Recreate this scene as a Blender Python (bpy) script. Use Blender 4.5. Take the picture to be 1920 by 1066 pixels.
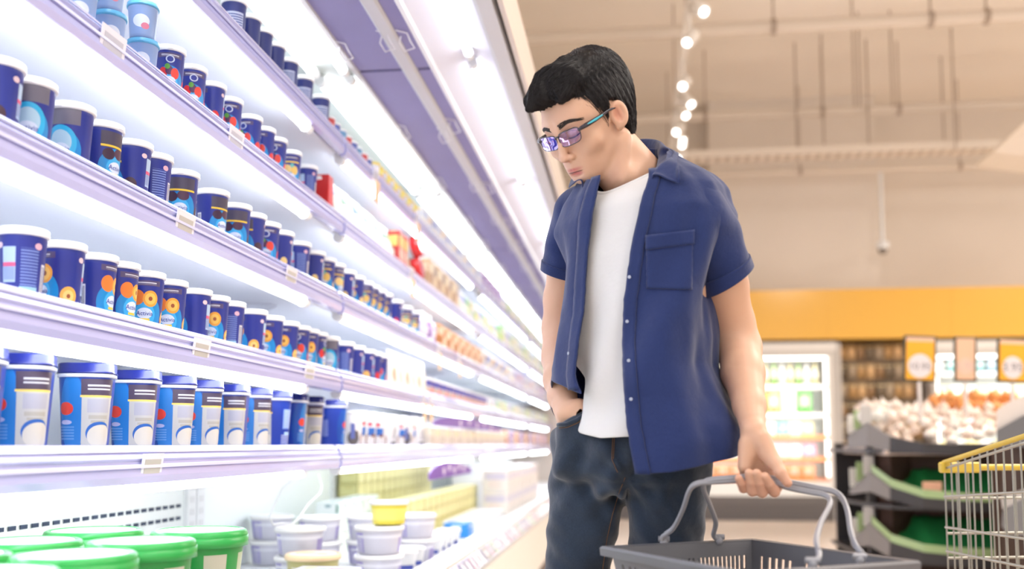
import bpy, bmesh, math, random
import numpy as np
from mathutils import Vector, Matrix
for o in list(bpy.data.objects): bpy.data.objects.remove(o, do_unlink=True)
SC = bpy.context.scene
COL = SC.collection
rnd = random.Random(7)
# ------------------------------------------------------------------ camera
FPX, EYE = 1850.0, 0.89
PITCH = math.radians(5.0)
YAW = math.atan(225.0 * math.cos(PITCH) / FPX)
PPY = 832.0 - FPX * math.tan(PITCH)
cF = Vector((-math.sin(YAW) * math.cos(PITCH), math.cos(YAW) * math.cos(PITCH), math.sin(PITCH)))
cR = Vector((math.cos(YAW), math.sin(YAW), 0))
cU = cR.cross(cF)
CAM = Vector((0, 0, EYE))
cam_d = bpy.data.cameras.new('camera'); cam = bpy.data.objects.new('camera', cam_d); COL.objects.link(cam)
cam.matrix_world = Matrix.Translation(CAM) @ Matrix((cR, cU, -cF)).transposed().to_4x4()
cam_d.sensor_width = 36; cam_d.lens = FPX / 1920 * 36
cam_d.shift_y = (PPY - 533.0) / 1920
cam_d.dof.use_dof = True; cam_d.dof.focus_distance = 2.06; cam_d.dof.aperture_fstop = 1.9
cam_d.clip_start = 0.02
SC.camera = cam
# ------------------------------------------------------------------ light and exposure
SC.view_settings.view_transform = 'Standard'
SC.view_settings.look = 'None'
SC.view_settings.gamma = 1
SC.view_settings.use_curve_mapping = False
SC.view_settings.exposure = 0.38
w = bpy.data.worlds.new('store_air'); SC.world = w; w.use_nodes = True
w.node_tree.nodes['Background'].inputs[0].default_value = (1.0, 0.95, 0.91, 1)
w.node_tree.nodes['Background'].inputs[1].default_value = 0.80

def area_light(name, loc, sx, sy, power, col, rot=(0, 0, 0)):
    l = bpy.data.lights.new(name, 'AREA'); l.shape = 'RECTANGLE'; l.size = sx; l.size_y = sy
    l.energy = power; l.color = col
    o = bpy.data.objects.new(name, l); COL.objects.link(o); o.location = loc; o.rotation_euler = rot
    return o
# unseen fill lights, added overhead along the aisle and the hall
area_light('aisle_fill_light', (1.3, 0.6, 4.3), 0.6, 4.0, 66, (1, .95, .9))
area_light('hall_fill_light', (3.2, 4.5, 4.3), 0.6, 5.0, 175, (1, .93, .85))
area_light('hall_fill_light', (6.5, 7.5, 4.3), 0.6, 5.0, 220, (1, .93, .85))
area_light('frontal_fill_light', (3.0, -3.0, 2.2), 3.5, 2.5, 38, (1, .95, .9), (math.radians(78), 0, math.radians(35)))  # frontal fill added out of view, no real opening there

def unproj(u, v):
    return (cR * ((u - 960) / FPX) - cU * ((v - PPY) / FPX) + cF)
def at_y(u, v, Y):
    d = unproj(u, v); return CAM + d * (Y / d.y)
def at_x(u, v, X):
    d = unproj(u, v); return CAM + d * (X / d.x)
def at_z(u, v, Z):
    d = unproj(u, v); return CAM + d * ((Z - EYE) / d.z)
def shelf_y(u, X, z=EYE):   # distance along the aisle at which a point of height z on the plane X is seen in column u
    a = (u - 960) / FPX
    return (X * cR.x - a * X * cF.x - a * (z - EYE) * cF.z) / (a * cF.y - cR.y)
def proj(p):
    q = Vector(p) - CAM; z = q.dot(cF)
    return (960 + FPX * q.dot(cR) / z, PPY - FPX * q.dot(cU) / z)
# ------------------------------------------------------------------ materials
def mat(name, col, rough=.5, metal=0, emit=0, ecol=None, alpha=None, trans=0, spec=.5, sheen=0, noise=0, nscale=40, bump=0, bscale=200, sss=0, coat=0, ior=1.45):
    m = bpy.data.materials.new(name); m.use_nodes = True
    nt = m.node_tree; b = nt.nodes['Principled BSDF']
    c = (*col[:3], 1)
    b.inputs['Base Color'].default_value = c
    b.inputs['Roughness'].default_value = rough; b.inputs['Metallic'].default_value = metal
    b.inputs['Specular IOR Level'].default_value = spec; b.inputs['IOR'].default_value = ior
    if emit:
        b.inputs['Emission Color'].default_value = (*(ecol or col)[:3], 1); b.inputs['Emission Strength'].default_value = emit
    if trans: b.inputs['Transmission Weight'].default_value = trans
    if alpha is not None: b.inputs['Alpha'].default_value = alpha
    if sheen: b.inputs['Sheen Weight'].default_value = sheen
    if coat: b.inputs['Coat Weight'].default_value = coat
    if sss:
        b.inputs['Subsurface Weight'].default_value = sss
        b.inputs['Subsurface Radius'].default_value = (.012, .005, .003); b.inputs['Subsurface Scale'].default_value = 1
    if noise or bump:
        tc = nt.nodes.new('ShaderNodeTexCoord')
    if noise:
        n = nt.nodes.new('ShaderNodeTexNoise'); n.inputs['Scale'].default_value = nscale; n.inputs['Detail'].default_value = 4
        nt.links.new(tc.outputs['Object'], n.inputs['Vector'])
        mx = nt.nodes.new('ShaderNodeMix'); mx.data_type = 'RGBA'; mx.blend_type = 'MIX'
        mx.inputs[6].default_value = tuple(max(0, x * (1 - noise)) for x in c[:3]) + (1,)
        mx.inputs[7].default_value = tuple(min(1, x * (1 + noise)) for x in c[:3]) + (1,)
        nt.links.new(n.outputs['Fac'], mx.inputs[0]); nt.links.new(mx.outputs[2], b.inputs['Base Color'])
    if bump:
        n2 = nt.nodes.new('ShaderNodeTexNoise'); n2.inputs['Scale'].default_value = bscale; n2.inputs['Detail'].default_value = 3
        nt.links.new(tc.outputs['Object'], n2.inputs['Vector'])
        bp = nt.nodes.new('ShaderNodeBump'); bp.inputs['Strength'].default_value = bump; bp.inputs['Distance'].default_value = .01
        nt.links.new(n2.outputs['Fac'], bp.inputs['Height']); nt.links.new(bp.outputs[0], b.inputs['Normal'])
    return m

def label_mat(name, base, shapes, rough=.35):
    """shapes printed on the pack, in the pack's own UV: (kind, cx, cy, rx, ry, colour); kind ell / rect / lines / bars"""
    m = bpy.data.materials.new(name); m.use_nodes = True
    nt = m.node_tree; N = nt.nodes; L = nt.links; b = N['Principled BSDF']
    b.inputs['Roughness'].default_value = rough
    uv = N.new('ShaderNodeUVMap')
    prev = None; pc = (*base, 1)
    for s in shapes:
        kind, cx, cy, rx, ry, col = s[:6]
        sub = N.new('ShaderNodeVectorMath'); sub.operation = 'SUBTRACT'; sub.inputs[1].default_value = (cx, cy, 0)
        L.new(uv.outputs[0], sub.inputs[0])
        mul = N.new('ShaderNodeVectorMath'); mul.operation = 'MULTIPLY'; mul.inputs[1].default_value = (1 / rx, 1 / ry, 0)
        L.new(sub.outputs[0], mul.inputs[0])
        if kind == 'ell':
            ln = N.new('ShaderNodeVectorMath'); ln.operation = 'LENGTH'; L.new(mul.outputs[0], ln.inputs[0]); val = ln.outputs['Value']
        else:
            ab = N.new('ShaderNodeVectorMath'); ab.operation = 'ABSOLUTE'; L.new(mul.outputs[0], ab.inputs[0])
            sp = N.new('ShaderNodeSeparateXYZ'); L.new(ab.outputs[0], sp.inputs[0])
            mx = N.new('ShaderNodeMath'); mx.operation = 'MAXIMUM'; L.new(sp.outputs[0], mx.inputs[0]); L.new(sp.outputs[1], mx.inputs[1]); val = mx.outputs[0]
        lt = N.new('ShaderNodeMath'); lt.operation = 'LESS_THAN'; lt.inputs[1].default_value = 1; L.new(val, lt.inputs[0]); fac = lt.outputs[0]
        if kind in ('lines', 'bars'):
            sp2 = N.new('ShaderNodeSeparateXYZ'); L.new(uv.outputs[0], sp2.inputs[0])
            m1 = N.new('ShaderNodeMath'); m1.operation = 'MULTIPLY'; m1.inputs[1].default_value = s[6]
            L.new(sp2.outputs[1 if kind == 'lines' else 0], m1.inputs[0])
            m2 = N.new('ShaderNodeMath'); m2.operation = 'FRACT'; L.new(m1.outputs[0], m2.inputs[0])
            m3 = N.new('ShaderNodeMath'); m3.operation = 'GREATER_THAN'; m3.inputs[1].default_value = .5; L.new(m2.outputs[0], m3.inputs[0])
            m4 = N.new('ShaderNodeMath'); m4.operation = 'MULTIPLY'; L.new(m3.outputs[0], m4.inputs[0]); L.new(fac, m4.inputs[1]); fac = m4.outputs[0]
        mix = N.new('ShaderNodeMix'); mix.data_type = 'RGBA'
        if prev is None: mix.inputs[6].default_value = pc
        else: L.new(prev, mix.inputs[6])
        mix.inputs[7].default_value = (*col, 1); L.new(fac, mix.inputs[0]); prev = mix.outputs[2]
    if prev is None: b.inputs['Base Color'].default_value = pc
    else: L.new(prev, b.inputs['Base Color'])
    return m
# ------------------------------------------------------------------ mesh builder
class MB:
    def __init__(s): s.v = []; s.f = []; s.uv = []; s.mi = []; s.sm = []
    def add(s, vs, fs, uvs=None, mi=0, smooth=False):
        n = len(s.v); s.v += [tuple(v) for v in vs]
        for k, f in enumerate(fs):
            s.f.append(tuple(i + n for i in f)); s.mi.append(mi); s.sm.append(smooth)
            s.uv.append(uvs[k] if uvs else [(0, 0)] * len(f))
        return s
    def box(s, x0, x1, y0, y1, z0, z1, mi=0, M=None):
        vs = [Vector((x, y, z)) for z in (z0, z1) for y in (y0, y1) for x in (x0, x1)]
        if M: vs = [M @ v for v in vs]
        fs = [(0, 2, 3, 1), (4, 5, 7, 6), (0, 1, 5, 4), (1, 3, 7, 5), (3, 2, 6, 7), (2, 0, 4, 6)]
        q = [(0, 0), (1, 0), (1, 1), (0, 1)]
        return s.add(vs, fs, [[(0, 0), (0, 1), (1, 1), (1, 0)]] + [q] * 5, mi)
    def bevbox(s, x0, x1, y0, y1, z0, z1, b, mi=0, M=None):
        # box with chamfered edges: 24-vertex form
        vs = []; idx = {}
        X = (x0, x1); Y = (y0, y1); Z = (z0, z1)
        for i in (0, 1):
            for j in (0, 1):
                for k in (0, 1):
                    sx, sy, sz = (b if i == 0 else -b), (b if j == 0 else -b), (b if k == 0 else -b)
                    for a, p in enumerate(((X[i], Y[j] + sy, Z[k] + sz), (X[i] + sx, Y[j], Z[k] + sz), (X[i] + sx, Y[j] + sy, Z[k]))):
                        idx[i, j, k, a] = len(vs); vs.append(Vector(p))
        fs = []; uvs = []
        q = [(0, 0), (1, 0), (1, 1), (0, 1)]
        def F(l): fs.append(l); uvs.append(q[:len(l)])
        F((idx[0, 1, 0, 0], idx[0, 0, 0, 0], idx[0, 0, 1, 0], idx[0, 1, 1, 0])); F((idx[1, 0, 0, 0], idx[1, 1, 0, 0], idx[1, 1, 1, 0], idx[1, 0, 1, 0]))
        F((idx[0, 0, 0, 1], idx[1, 0, 0, 1], idx[1, 0, 1, 1], idx[0, 0, 1, 1])); F((idx[1, 1, 0, 1], idx[0, 1, 0, 1], idx[0, 1, 1, 1], idx[1, 1, 1, 1]))
        F((idx[0, 1, 0, 2], idx[1, 1, 0, 2], idx[1, 0, 0, 2], idx[0, 0, 0, 2])); F((idx[0, 0, 1, 2], idx[1, 0, 1, 2], idx[1, 1, 1, 2], idx[0, 1, 1, 2]))
        for i in (0, 1):
            for j in (0, 1):
                F((idx[i, j, 0, 0], idx[i, j, 0, 1], idx[i, j, 1, 1], idx[i, j, 1, 0]))
                F((idx[i, 0, j, 0], idx[i, 0, j, 2], idx[i, 1, j, 2], idx[i, 1, j, 0]))
                F((idx[0, i, j, 1], idx[0, i, j, 2], idx[1, i, j, 2], idx[1, i, j, 1]))
                for k in (0, 1): F((idx[i, j, k, 0], idx[i, j, k, 1], idx[i, j, k, 2]))
        if M: vs = [M @ v for v in vs]
        return s.add(vs, fs, uvs, mi)
    def prism(s, pts, y0, y1, mi=0, axis='y', smooth=False):
        n = len(pts)
        mk = {'y': lambda p, t: (p[0], t, p[1]), 'x': lambda p, t: (t, p[0], p[1]), 'z': lambda p, t: (p[0], p[1], t)}[axis]
        vs = [mk(p, y0) for p in pts] + [mk(p, y1) for p in pts]
        s.add(vs, [(i, (i + 1) % n, n + (i + 1) % n, n + i) for i in range(n)], None, mi, smooth)
        return s.add(vs, [tuple(range(n - 1, -1, -1)), tuple(range(n, 2 * n))], None, mi)
    def lathe(s, prof, n=28, c=(0, 0, 0), mi=0, cap=True, sx=1, sy=1, smooth=True, vr=None, sq=2.0):
        # prof: (radius, z); u runs once round with u=.5 facing -Y; v from vr=(z0,z1); sq: superellipse exponent of the plan
        vs = []; z0, z1 = vr or (prof[0][1], prof[-1][1])
        for r, z in prof:
            for k in range(n + 1):
                a = 2 * math.pi * k / n + math.pi / 2
                ca, sa = math.cos(a), math.sin(a)
                g = (abs(ca) ** sq + abs(sa) ** sq) ** (-1 / sq)
                vs.append((c[0] + r * ca * sx * g, c[1] + r * sa * sy * g, c[2] + z))
        fs = []; uvs = []
        for j in range(len(prof) - 1):
            for k in range(n):
                a = j * (n + 1) + k
                fs.append((a, a + 1, a + n + 2, a + n + 1))
                va = (prof[j][1] - z0) / (z1 - z0 + 1e-9); vb = (prof[j + 1][1] - z0) / (z1 - z0 + 1e-9)
                uvs.append([(k / n, va), ((k + 1) / n, va), ((k + 1) / n, vb), (k / n, vb)])
        s.add(vs, fs, uvs, mi, smooth)
        if cap:
            m = (len(prof) - 1) * (n + 1)
            s.add(vs, [tuple(range(n - 1, -1, -1)), tuple(range(m, m + n))], None, mi)
        return s
    def tube(s, pts, r, n=8, mi=0, cap=True, smooth=True, flat=1.0):
        pts = [Vector(p) for p in pts]
        rr = r if isinstance(r, (list, tuple)) else [r] * len(pts)
        vs = []; t0 = (pts[1] - pts[0]).normalized()
        up = Vector((0, 0, 1)) if abs(t0.z) < .9 else Vector((1, 0, 0))
        nx = t0.cross(up).normalized()
        for i, p in enumerate(pts):
            t = (pts[min(i + 1, len(pts) - 1)] - pts[max(i - 1, 0)]).normalized()
            nx = (nx - t * nx.dot(t)).normalized(); ny = t.cross(nx)
            for k in range(n):
                a = 2 * math.pi * k / n
                vs.append(p + (nx * math.cos(a) + ny * math.sin(a) * flat) * rr[i])
        fs = [(i * n + k, i * n + (k + 1) % n, (i + 1) * n + (k + 1) % n, (i + 1) * n + k) for i in range(len(pts) - 1) for k in range(n)]
        s.add(vs, fs, None, mi, smooth)
        if cap: s.add(vs, [tuple(range(n - 1, -1, -1)), tuple(range((len(pts) - 1) * n, len(pts) * n))], None, mi)
        return s
    def grid(s, P, mi=0, smooth=True, close=False):
        # P: rows of points
        R, Cn = len(P), len(P[0]); vs = [p for row in P for p in row]; fs = []; uvs = []
        for i in range(R - 1):
            for j in range(Cn if close else Cn - 1):
                j2 = (j + 1) % Cn
                fs.append((i * Cn + j, i * Cn + j2, (i + 1) * Cn + j2, (i + 1) * Cn + j))
                uvs.append([(j / Cn, i / R), ((j + 1) / Cn, i / R), ((j + 1) / Cn, (i + 1) / R), (j / Cn, (i + 1) / R)])
        return s.add(vs, fs, uvs, mi, smooth)
    def ball(s, c, r, mi=0, n=10, sc=(1, 1, 1)):
        vs = []; fs = []
        for i in range(n + 1):
            th = math.pi * i / n
            for k in range(n * 2):
                a = math.pi * k / n
                vs.append((c[0] + r * sc[0] * math.sin(th) * math.cos(a), c[1] + r * sc[1] * math.sin(th) * math.sin(a), c[2] + r * sc[2] * math.cos(th)))
        for i in range(n):
            for k in range(2 * n):
                fs.append((i * 2 * n + k, (i + 1) * 2 * n + k, (i + 1) * 2 * n + (k + 1) % (2 * n), i * 2 * n + (k + 1) % (2 * n)))
        return s.add(vs, fs, None, mi, True)
    def xform(s, M, start=0):
        s.v = s.v[:start] + [tuple(M @ Vector(v)) for v in s.v[start:]]; return s
    def mesh(s, name, mats):
        me = bpy.data.meshes.new(name); me.from_pydata(s.v, [], s.f)
        for m in (mats if isinstance(mats, (list, tuple)) else [mats]): me.materials.append(m)
        me.polygons.foreach_set('material_index', s.mi); me.polygons.foreach_set('use_smooth', s.sm)
        uvl = me.uv_layers.new(name='UVMap'); fl = []
        for u in s.uv:
            for q in u: fl += [q[0], q[1]]
        uvl.data.foreach_set('uv', fl)
        me.update(); return me
    def build(s, name, mats, parent=None):
        return link(name, s.mesh(name, mats), parent)
def link(name, data, parent=None):
    o = bpy.data.objects.new(name, data); COL.objects.link(o)
    if parent: o.parent = parent
    return o
def tag(o, label=None, cat=None, group=None, kind=None):
    if label: o['label'] = label
    if cat: o['category'] = cat
    if group: o['group'] = group
    if kind: o['kind'] = kind
    return o
def empty(name, loc, label=None, cat=None, group=None, rz=0):
    o = bpy.data.objects.new(name, None); COL.objects.link(o); o.location = loc; o.rotation_euler.z = rz; o.empty_display_size = .05
    return tag(o, label, cat, group)
def dup(root, loc=None, rz=None, label=None, group=None):
    r = root.copy(); COL.objects.link(r)
    if loc is not None: r.location = loc
    if rz is not None: r.rotation_euler.z = rz
    if label: r['label'] = label
    if group: r['group'] = group
    for ch in list(root.children):
        c = ch.copy(); COL.objects.link(c); c.parent = r
        for g in list(ch.children):
            d = g.copy(); COL.objects.link(d); d.parent = c
    return r
def text_mesh(txt, size, n_mode='CENTER'):
    cu = bpy.data.curves.new('t', 'FONT'); cu.body = txt; cu.size = size; cu.align_x = n_mode; cu.resolution_u = 2
    o = bpy.data.objects.new('t', cu); me = bpy.data.meshes.new_from_object(o)
    vs = [v.co.copy() for v in me.vertices]; fs = [tuple(p.vertices) for p in me.polygons]
    bpy.data.objects.remove(o); bpy.data.meshes.remove(me); bpy.data.curves.remove(cu)
    return vs, fs
ORD = ['first', 'second', 'third', 'fourth', 'fifth', 'sixth', 'seventh', 'eighth', 'ninth', 'tenth', 'eleventh', 'twelfth', 'thirteenth', 'fourteenth', 'fifteenth', 'sixteenth', 'seventeenth', 'eighteenth', 'nineteenth', 'twentieth']
def ordw(n):
    if n < 20: return ORD[n]
    t = {2: 'twenty', 3: 'thirty', 4: 'forty', 5: 'fifty', 6: 'sixty', 7: 'seventy', 8: 'eighty'}[(n + 1) // 10]
    return t.replace('ty', 'tieth') if (n + 1) % 10 == 0 else t + '-' + ORD[(n + 1) % 10 - 1]
# ------------------------------------------------------------------ shared materials
M_WALL = mat('beige_plaster', (.79, .72, .65), .9, noise=.04, nscale=2)
M_CEIL = mat('beige_ceiling', (.92, .86, .79), .9, noise=.05, nscale=.8)
M_YEL = mat('yellow_fascia', (.80, .44, .06), .15, coat=.3)
M_FLOOR = mat('polished_floor', (.72, .60, .50), .18, noise=.04, nscale=3)
M_WHITE = mat('white_enamel', (.86, .88, .90), .35)
M_SHELF = mat('shelf_enamel', (.84, .86, .95), .4)
M_RAIL = mat('lavender_clear_rail', (.50, .51, .84), .18, coat=.4)
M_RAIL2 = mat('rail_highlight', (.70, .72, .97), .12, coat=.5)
M_TUBE = mat('fluorescent_glow', (1, 1, 1), .4, emit=9.5, ecol=(.90, .95, 1))
M_TUBE2 = mat('fluorescent_glow_canopy', (1, 1, 1), .4, emit=4.5, ecol=(.93, .96, 1))
M_DECK_FILL = mat('deck_fill_glow', (1, 1, 1), .4, emit=1.8, ecol=(.93, 1, .97))
M_CAP = mat('tube_socket_plastic', (.82, .84, .86), .4)
M_SLOT = mat('slot_shadow', (.05, .07, .12), .8)
M_CHROME = mat('brushed_steel', (.62, .60, .60), .25, metal=.9)
M_PIPE = mat('painted_pipe', (.74, .66, .58), .5)
M_ROD = mat('hanger_rod', (.42, .34, .28), .6)
M_GREYP = mat('grey_profile', (.60, .60, .62), .45)
M_TAN = mat('tan_profile', (.66, .58, .52), .4)
M_CREAM = mat('cream_panel', (.84, .80, .74), .4)
M_DARK = mat('dark_kick', (.16, .13, .12), .6)

# ------------------------------------------------------------------ room shell
WY = 12.7
f = MB().box(-2.2, 12, -4, WY + .3, -.1, 0).build('floor', M_FLOOR); tag(f, kind='structure')
c = MB().box(-2.2, 12, -1.0, WY + .3, 5.2, 5.4).build('ceiling', M_CEIL); tag(c, kind='structure')
wl = MB().box(-2.2, -2.0, -4, WY, 0, 5.2).build('wall_left', M_WALL); tag(wl, kind='structure')
wb = MB().box(-2.2, 12, WY, WY + .3, 0, 5.2)
wb.box(at_y(1330, 600, WY).x, at_y(1640, 600, WY).x, WY - .35, WY, 2.75, 5.2)
wb = wb.build('wall_back', M_WALL); tag(wb, kind='structure')
zb0 = at_y(1400, 637, WY - .8).z; zb1 = at_y(1400, 545, WY - .8).z
yb = MB().box(-2.0, 12, WY - .8, WY - .001, zb0, zb1)
for x in (0.9, 2.3, 3.7, 5.1, 6.5): yb.box(x - .004, x + .004, WY - .803, WY - .8, zb0, zb1)
yb = yb.build('trim_1', M_YEL); tag(yb, kind='structure')
# ceiling beams
for i, y in enumerate((2.6, 5.2, 7.8)):
    b = MB().box(-2.0, 12, y - .12, y + .12, 5.0, 5.2).build('ceiling_beam', M_CEIL); tag(b, kind='structure')
# ------------------------------------------------------------------ pipes, tray, rods
def pipe_run(v, z, r, label, rods, name='ceiling_pipe'):
    d = unproj(1500, v); Y = (CAM + d * ((z - EYE) / d.z)).y
    root = empty(name, (2.5, Y, z), label, 'pipe')
    m = MB(); m.tube([(-3.4, 0, 0), (8, 0, 0)], r, 14)
    m.build('pipe', M_PIPE, root)
    for u in rods:
        x = at_y(u, v, Y).x - 2.5
        cl = MB().tube([(x - .02, 0, 0), (x + .02, 0, 0)], r * 1.25, 14).build('pipe_clamp', M_ROD, root)
        rd = MB().tube([(x, 0, r), (x, 0, 5.2 - z)], .008, 6).build('hanger_rod', M_ROD, root)
    return Y
pipe_run(48, 4.4, .055, 'thick pale pipe under the ceiling, topmost in the photo', [1290, 1450, 1745, 1850])
pipe_run(212, 4.45, .05, 'pale horizontal pipe behind the man\'s head height, second from the top', [1322, 1542, 1685])
Yp = pipe_run(321, 4.15, .04, 'lowest thin pale pipe just above the far wall panel', [1500, 1800])
Yt = 10.6
zt = at_y(1500, 292, Yt).z
tr = empty('cable_tray', (3.0, Yt, zt), 'perforated pale cable tray hung between the two lower pipes', 'cable tray')
m = MB(); m.box(-2.6, 7, -.13, .13, -.015, 0).box(-2.6, 7, -.135, -.125, -.015, .06).box(-2.6, 7, .125, .135, -.015, .06)
m.build('tray', M_PIPE, tr)
m = MB()
for k in range(90):
    x = -2.5 + k * .105; m.box(x, x + .05, -.1, .1, -.018, -.0151)
m.build('perforation', mat('tray_slots', (.5, .43, .37), .7), tr)
for u in (1495, 1630):
    x = at_y(u, 292, Yt).x - 3.0
    MB().tube([(x, 0, 0), (x, 0, 5.2 - zt)], .009, 6).build('hanger_rod', M_ROD, tr)
for k in range(3):
    MB().tube([(1.2 + k * .25, -.05 + k * .05, .03), (3, -.05 + k * .05, .05), (6.5, -.06 + k * .06, .12)], .014, 6).build('cable', M_PIPE, tr)
# slanted duct at the right edge
pd = [at_y(1862, 285, 9.4), at_y(1925, 225, 9.0), at_y(1990, 215, 9.0), at_y(1990, 300, 9.4)]
m = MB().add([p + Vector((0, dy, 0)) for dy in (0, .5) for p in pd], [(0, 3, 2, 1), (4, 5, 6, 7), (0, 1, 5, 4), (1, 2, 6, 5), (2, 3, 7, 6), (3, 0, 4, 7)])
m.build('air_duct', M_PIPE); tag(bpy.data.objects['air_duct'], 'slanting pale air duct end at the right edge under the ceiling', 'duct')
# long thin ceiling rods
for k, (u, v0, v1, Y) in enumerate([(1613, 40, 200, 9.9), (1603, 60, 200, 9.6), (1674, 35, 200, 9.9), (1545, 130, 270, 10.4), (1792, 120, 280, 10.4), (1770, 190, 262, 11.2)]):
    a = at_y(u, v1, Y)
    rd = MB().tube([(0, 0, 0), (0, 0, 5.2 - a.z)], .009, 6).build('ceiling_hanger_rod', M_ROD); rd.location = a
    tag(rd, 'thin brown rod hanging from the ceiling, %s of the free rods from the left' % ordw([1, 0, 3, 2, 5, 4][k] if False else sorted([1613, 1603, 1674, 1545, 1792, 1770]).index(u)), 'rod', 'hanging ceiling rods')
# security camera on its drop pole
b_ = at_y(1655, 455, Yp)
sc = empty('security_camera', b_, 'white dome security camera on a long pole before the far wall', 'security camera')
MB().tube([(0, 0, 0), (0, 0, 4.1 - b_.z)], .022, 8).build('pole', M_WHITE, sc)
MB().lathe([(.03, .02), (.075, 0), (.075, -.05), (.06, -.07)], 16).build('housing', M_WHITE, sc)
MB().ball((0, 0, -.085), .055, n=8).build('dome', mat('smoked_dome', (.25, .22, .2), .1), sc)
# ------------------------------------------------------------------ spotlight tracks
M_SPOT = mat('spot_glow', (1, 1, 1), .4, emit=5, ecol=(1, .98, .93))
M_SPOTB = mat('spot_body', (.82, .78, .74), .4)
zt = 4.05
X1 = (1303 - 1185) / 832 * (zt - EYE)
tk = empty('lighting_track', (X1, 8.5, zt), 'white ceiling spotlight track running away behind the man', 'lighting track')
MB().box(-.03, .03, -4.0, 3.0, -.02, .02).build('rail', M_SPOTB, tk)
for y in (-3, -1, 1, 2.8): MB().tube([(0, y, .02), (0, y, 5.2 - zt)], .007, 6).build('hanger_rod', M_ROD, tk)
def spot(u, v, z, tilt, n, desc):
    p = at_z(u, v, z)
    s = empty('track_spotlight', p, desc, 'spotlight', 'spotlights on the ceiling track')
    d = Vector(tilt).normalized()
    rot = d.to_track_quat('-Z', 'Y').to_matrix().to_4x4()
    MB().lathe([(.035, .17), (.045, .165), (.05, .0), (.044, -.0)], 18).xform(rot).build('lamp_body', M_SPOTB, s)
    MB().lathe([(.030, -.002), (.030, .004)], 18).xform(rot).build('lens', M_SPOT, s)
    MB().tube([rot @ Vector((0, 0, .12)), Vector((X1 - p.x, 0, zt - p.z - .024))], .01, 6).build('bracket', M_SPOTB, s)
    return s
SP = [(1320, 22, (.5, -.9, -.75)), (1288, 80, (-.45, -.8, -.8)), (1280, 162, (-.3, -.9, -.7)), (1296, 196, (.5, -.8, -.9)), (1286, 217, (.5, -.8, -.9)), (1268, 248, (-.4, -.9, -.7)), (1280, 264, (.5, -.8, -.8)), (1279, 272, (.2, -.9, -.7)), (1271, 297, (-.4, -.9, -.7))]
for k, (u, v, t) in enumerate(SP):
    spot(u, v, zt - .23, t, k, 'glowing white track spotlight, %s from the top of the row' % ordw(k))
# ------------------------------------------------------------------ refrigerated display cabinets (three metres a unit)
XS = -0.95
SHZ = [EYE + k * .95 for k in (-.017, .245, .518, .797, 1.078)]
CZ = 2.14
BL = 3.06; Y0 = shelf_y(637, XS, 1.3) - BL
M_HONEY = mat('honeycomb_grille', (.30, .28, .52), .6, noise=.12, nscale=3, bump=.4, bscale=900)
M_BACK = mat('back_panel', (.90, .95, .94), .35)
M_CIN = mat('canopy_inside', (.62, .68, .66), .4)
M_CLIP = mat('wire_clip_steel', (.85, .85, .9), .3, metal=.5)
M_TAGP = mat('tag_paper', (.50, .48, .46), .6)
M_TAGG = mat('tag_grey', (.50, .50, .60), .5)
M_TAGO = mat('tag_orange', (.9, .62, .38), .5)
M_DIFF = mat('canopy_white_panel', (.74, .75, .86), .3)

def make_shelf_mesh(L):
    m = MB(); t = .03
    m.box(-1.43, XS - .012, 0, L, -t, -.002)
    m.box(XS - .05, XS - .03, 0, L, -.052, -t)
    return m.mesh('shelf', M_SHELF)
def make_rail_mesh(L, seam=.012):
    # moulded price rail: ribbed sloping face with a lip
    m = MB(); x = XS
    prof = [(x - .018, .012), (x - .012, .014), (x - .002, .000), (x + .010, -.012), (x + .006, -.018), (x + .012, -.046), (x + .008, -.060), (x - .008, -.064), (x - .016, -.056), (x - .016, -.004)]
    m.prism([(a, b) for a, b in prof], seam, L - seam)
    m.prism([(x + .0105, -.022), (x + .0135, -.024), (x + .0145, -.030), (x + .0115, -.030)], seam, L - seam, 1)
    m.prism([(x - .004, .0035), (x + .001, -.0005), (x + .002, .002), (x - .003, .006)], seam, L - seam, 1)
    return m.mesh('price_rail', [M_RAIL, M_RAIL2])
def make_tube_mesh(ya, yb, x, z, r=.014):
    m = MB(); m.tube([(x, ya, z), (x, yb, z)], r, 12, 0)
    for (p, q) in ((ya - .03, ya), (yb, yb + .03)): m.tube([(x, p, z), (x, q, z)], r * 1.25, 12, 1)
    m.box(x - .022, x + .004, ya - .03, yb + .03, z + .012, z + .022, 1)
    return m
sh_me = make_shelf_mesh(BL); rl_me = make_rail_mesh(BL)
tb_me = make_tube_mesh(.06, BL - .32, XS - .02, -.068).mesh('fluorescent_tube', [M_TUBE, M_CAP])
tb_me2 = make_tube_mesh(.06, 2.0, XS - .02, -.068).mesh('fluorescent_tube', [M_TUBE, M_CAP])
br_me = MB().prism([(-1.424, -.031), (-1.17, -.031), (-1.18, -.04), (-1.40, -.12), (-1.424, -.12)], -.002, .002).mesh('bracket', M_SHELF)
def slots_mesh(L):
    m = MB(); x = -1.438
    for zz in (.694, .655):
        y = .15
        while y < L - .12:
            if not (1.45 < y < 1.62): m.box(x, x + .002, y, y + .028, zz - .005, zz + .005)
            y += .045
    for zz in (1.0, 1.28, 1.55, 1.82):
        y = .2
        while y < L - .2: m.box(x, x + .002, y, y + .010, zz - .004, zz + .004); y += .16
    return m
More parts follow.
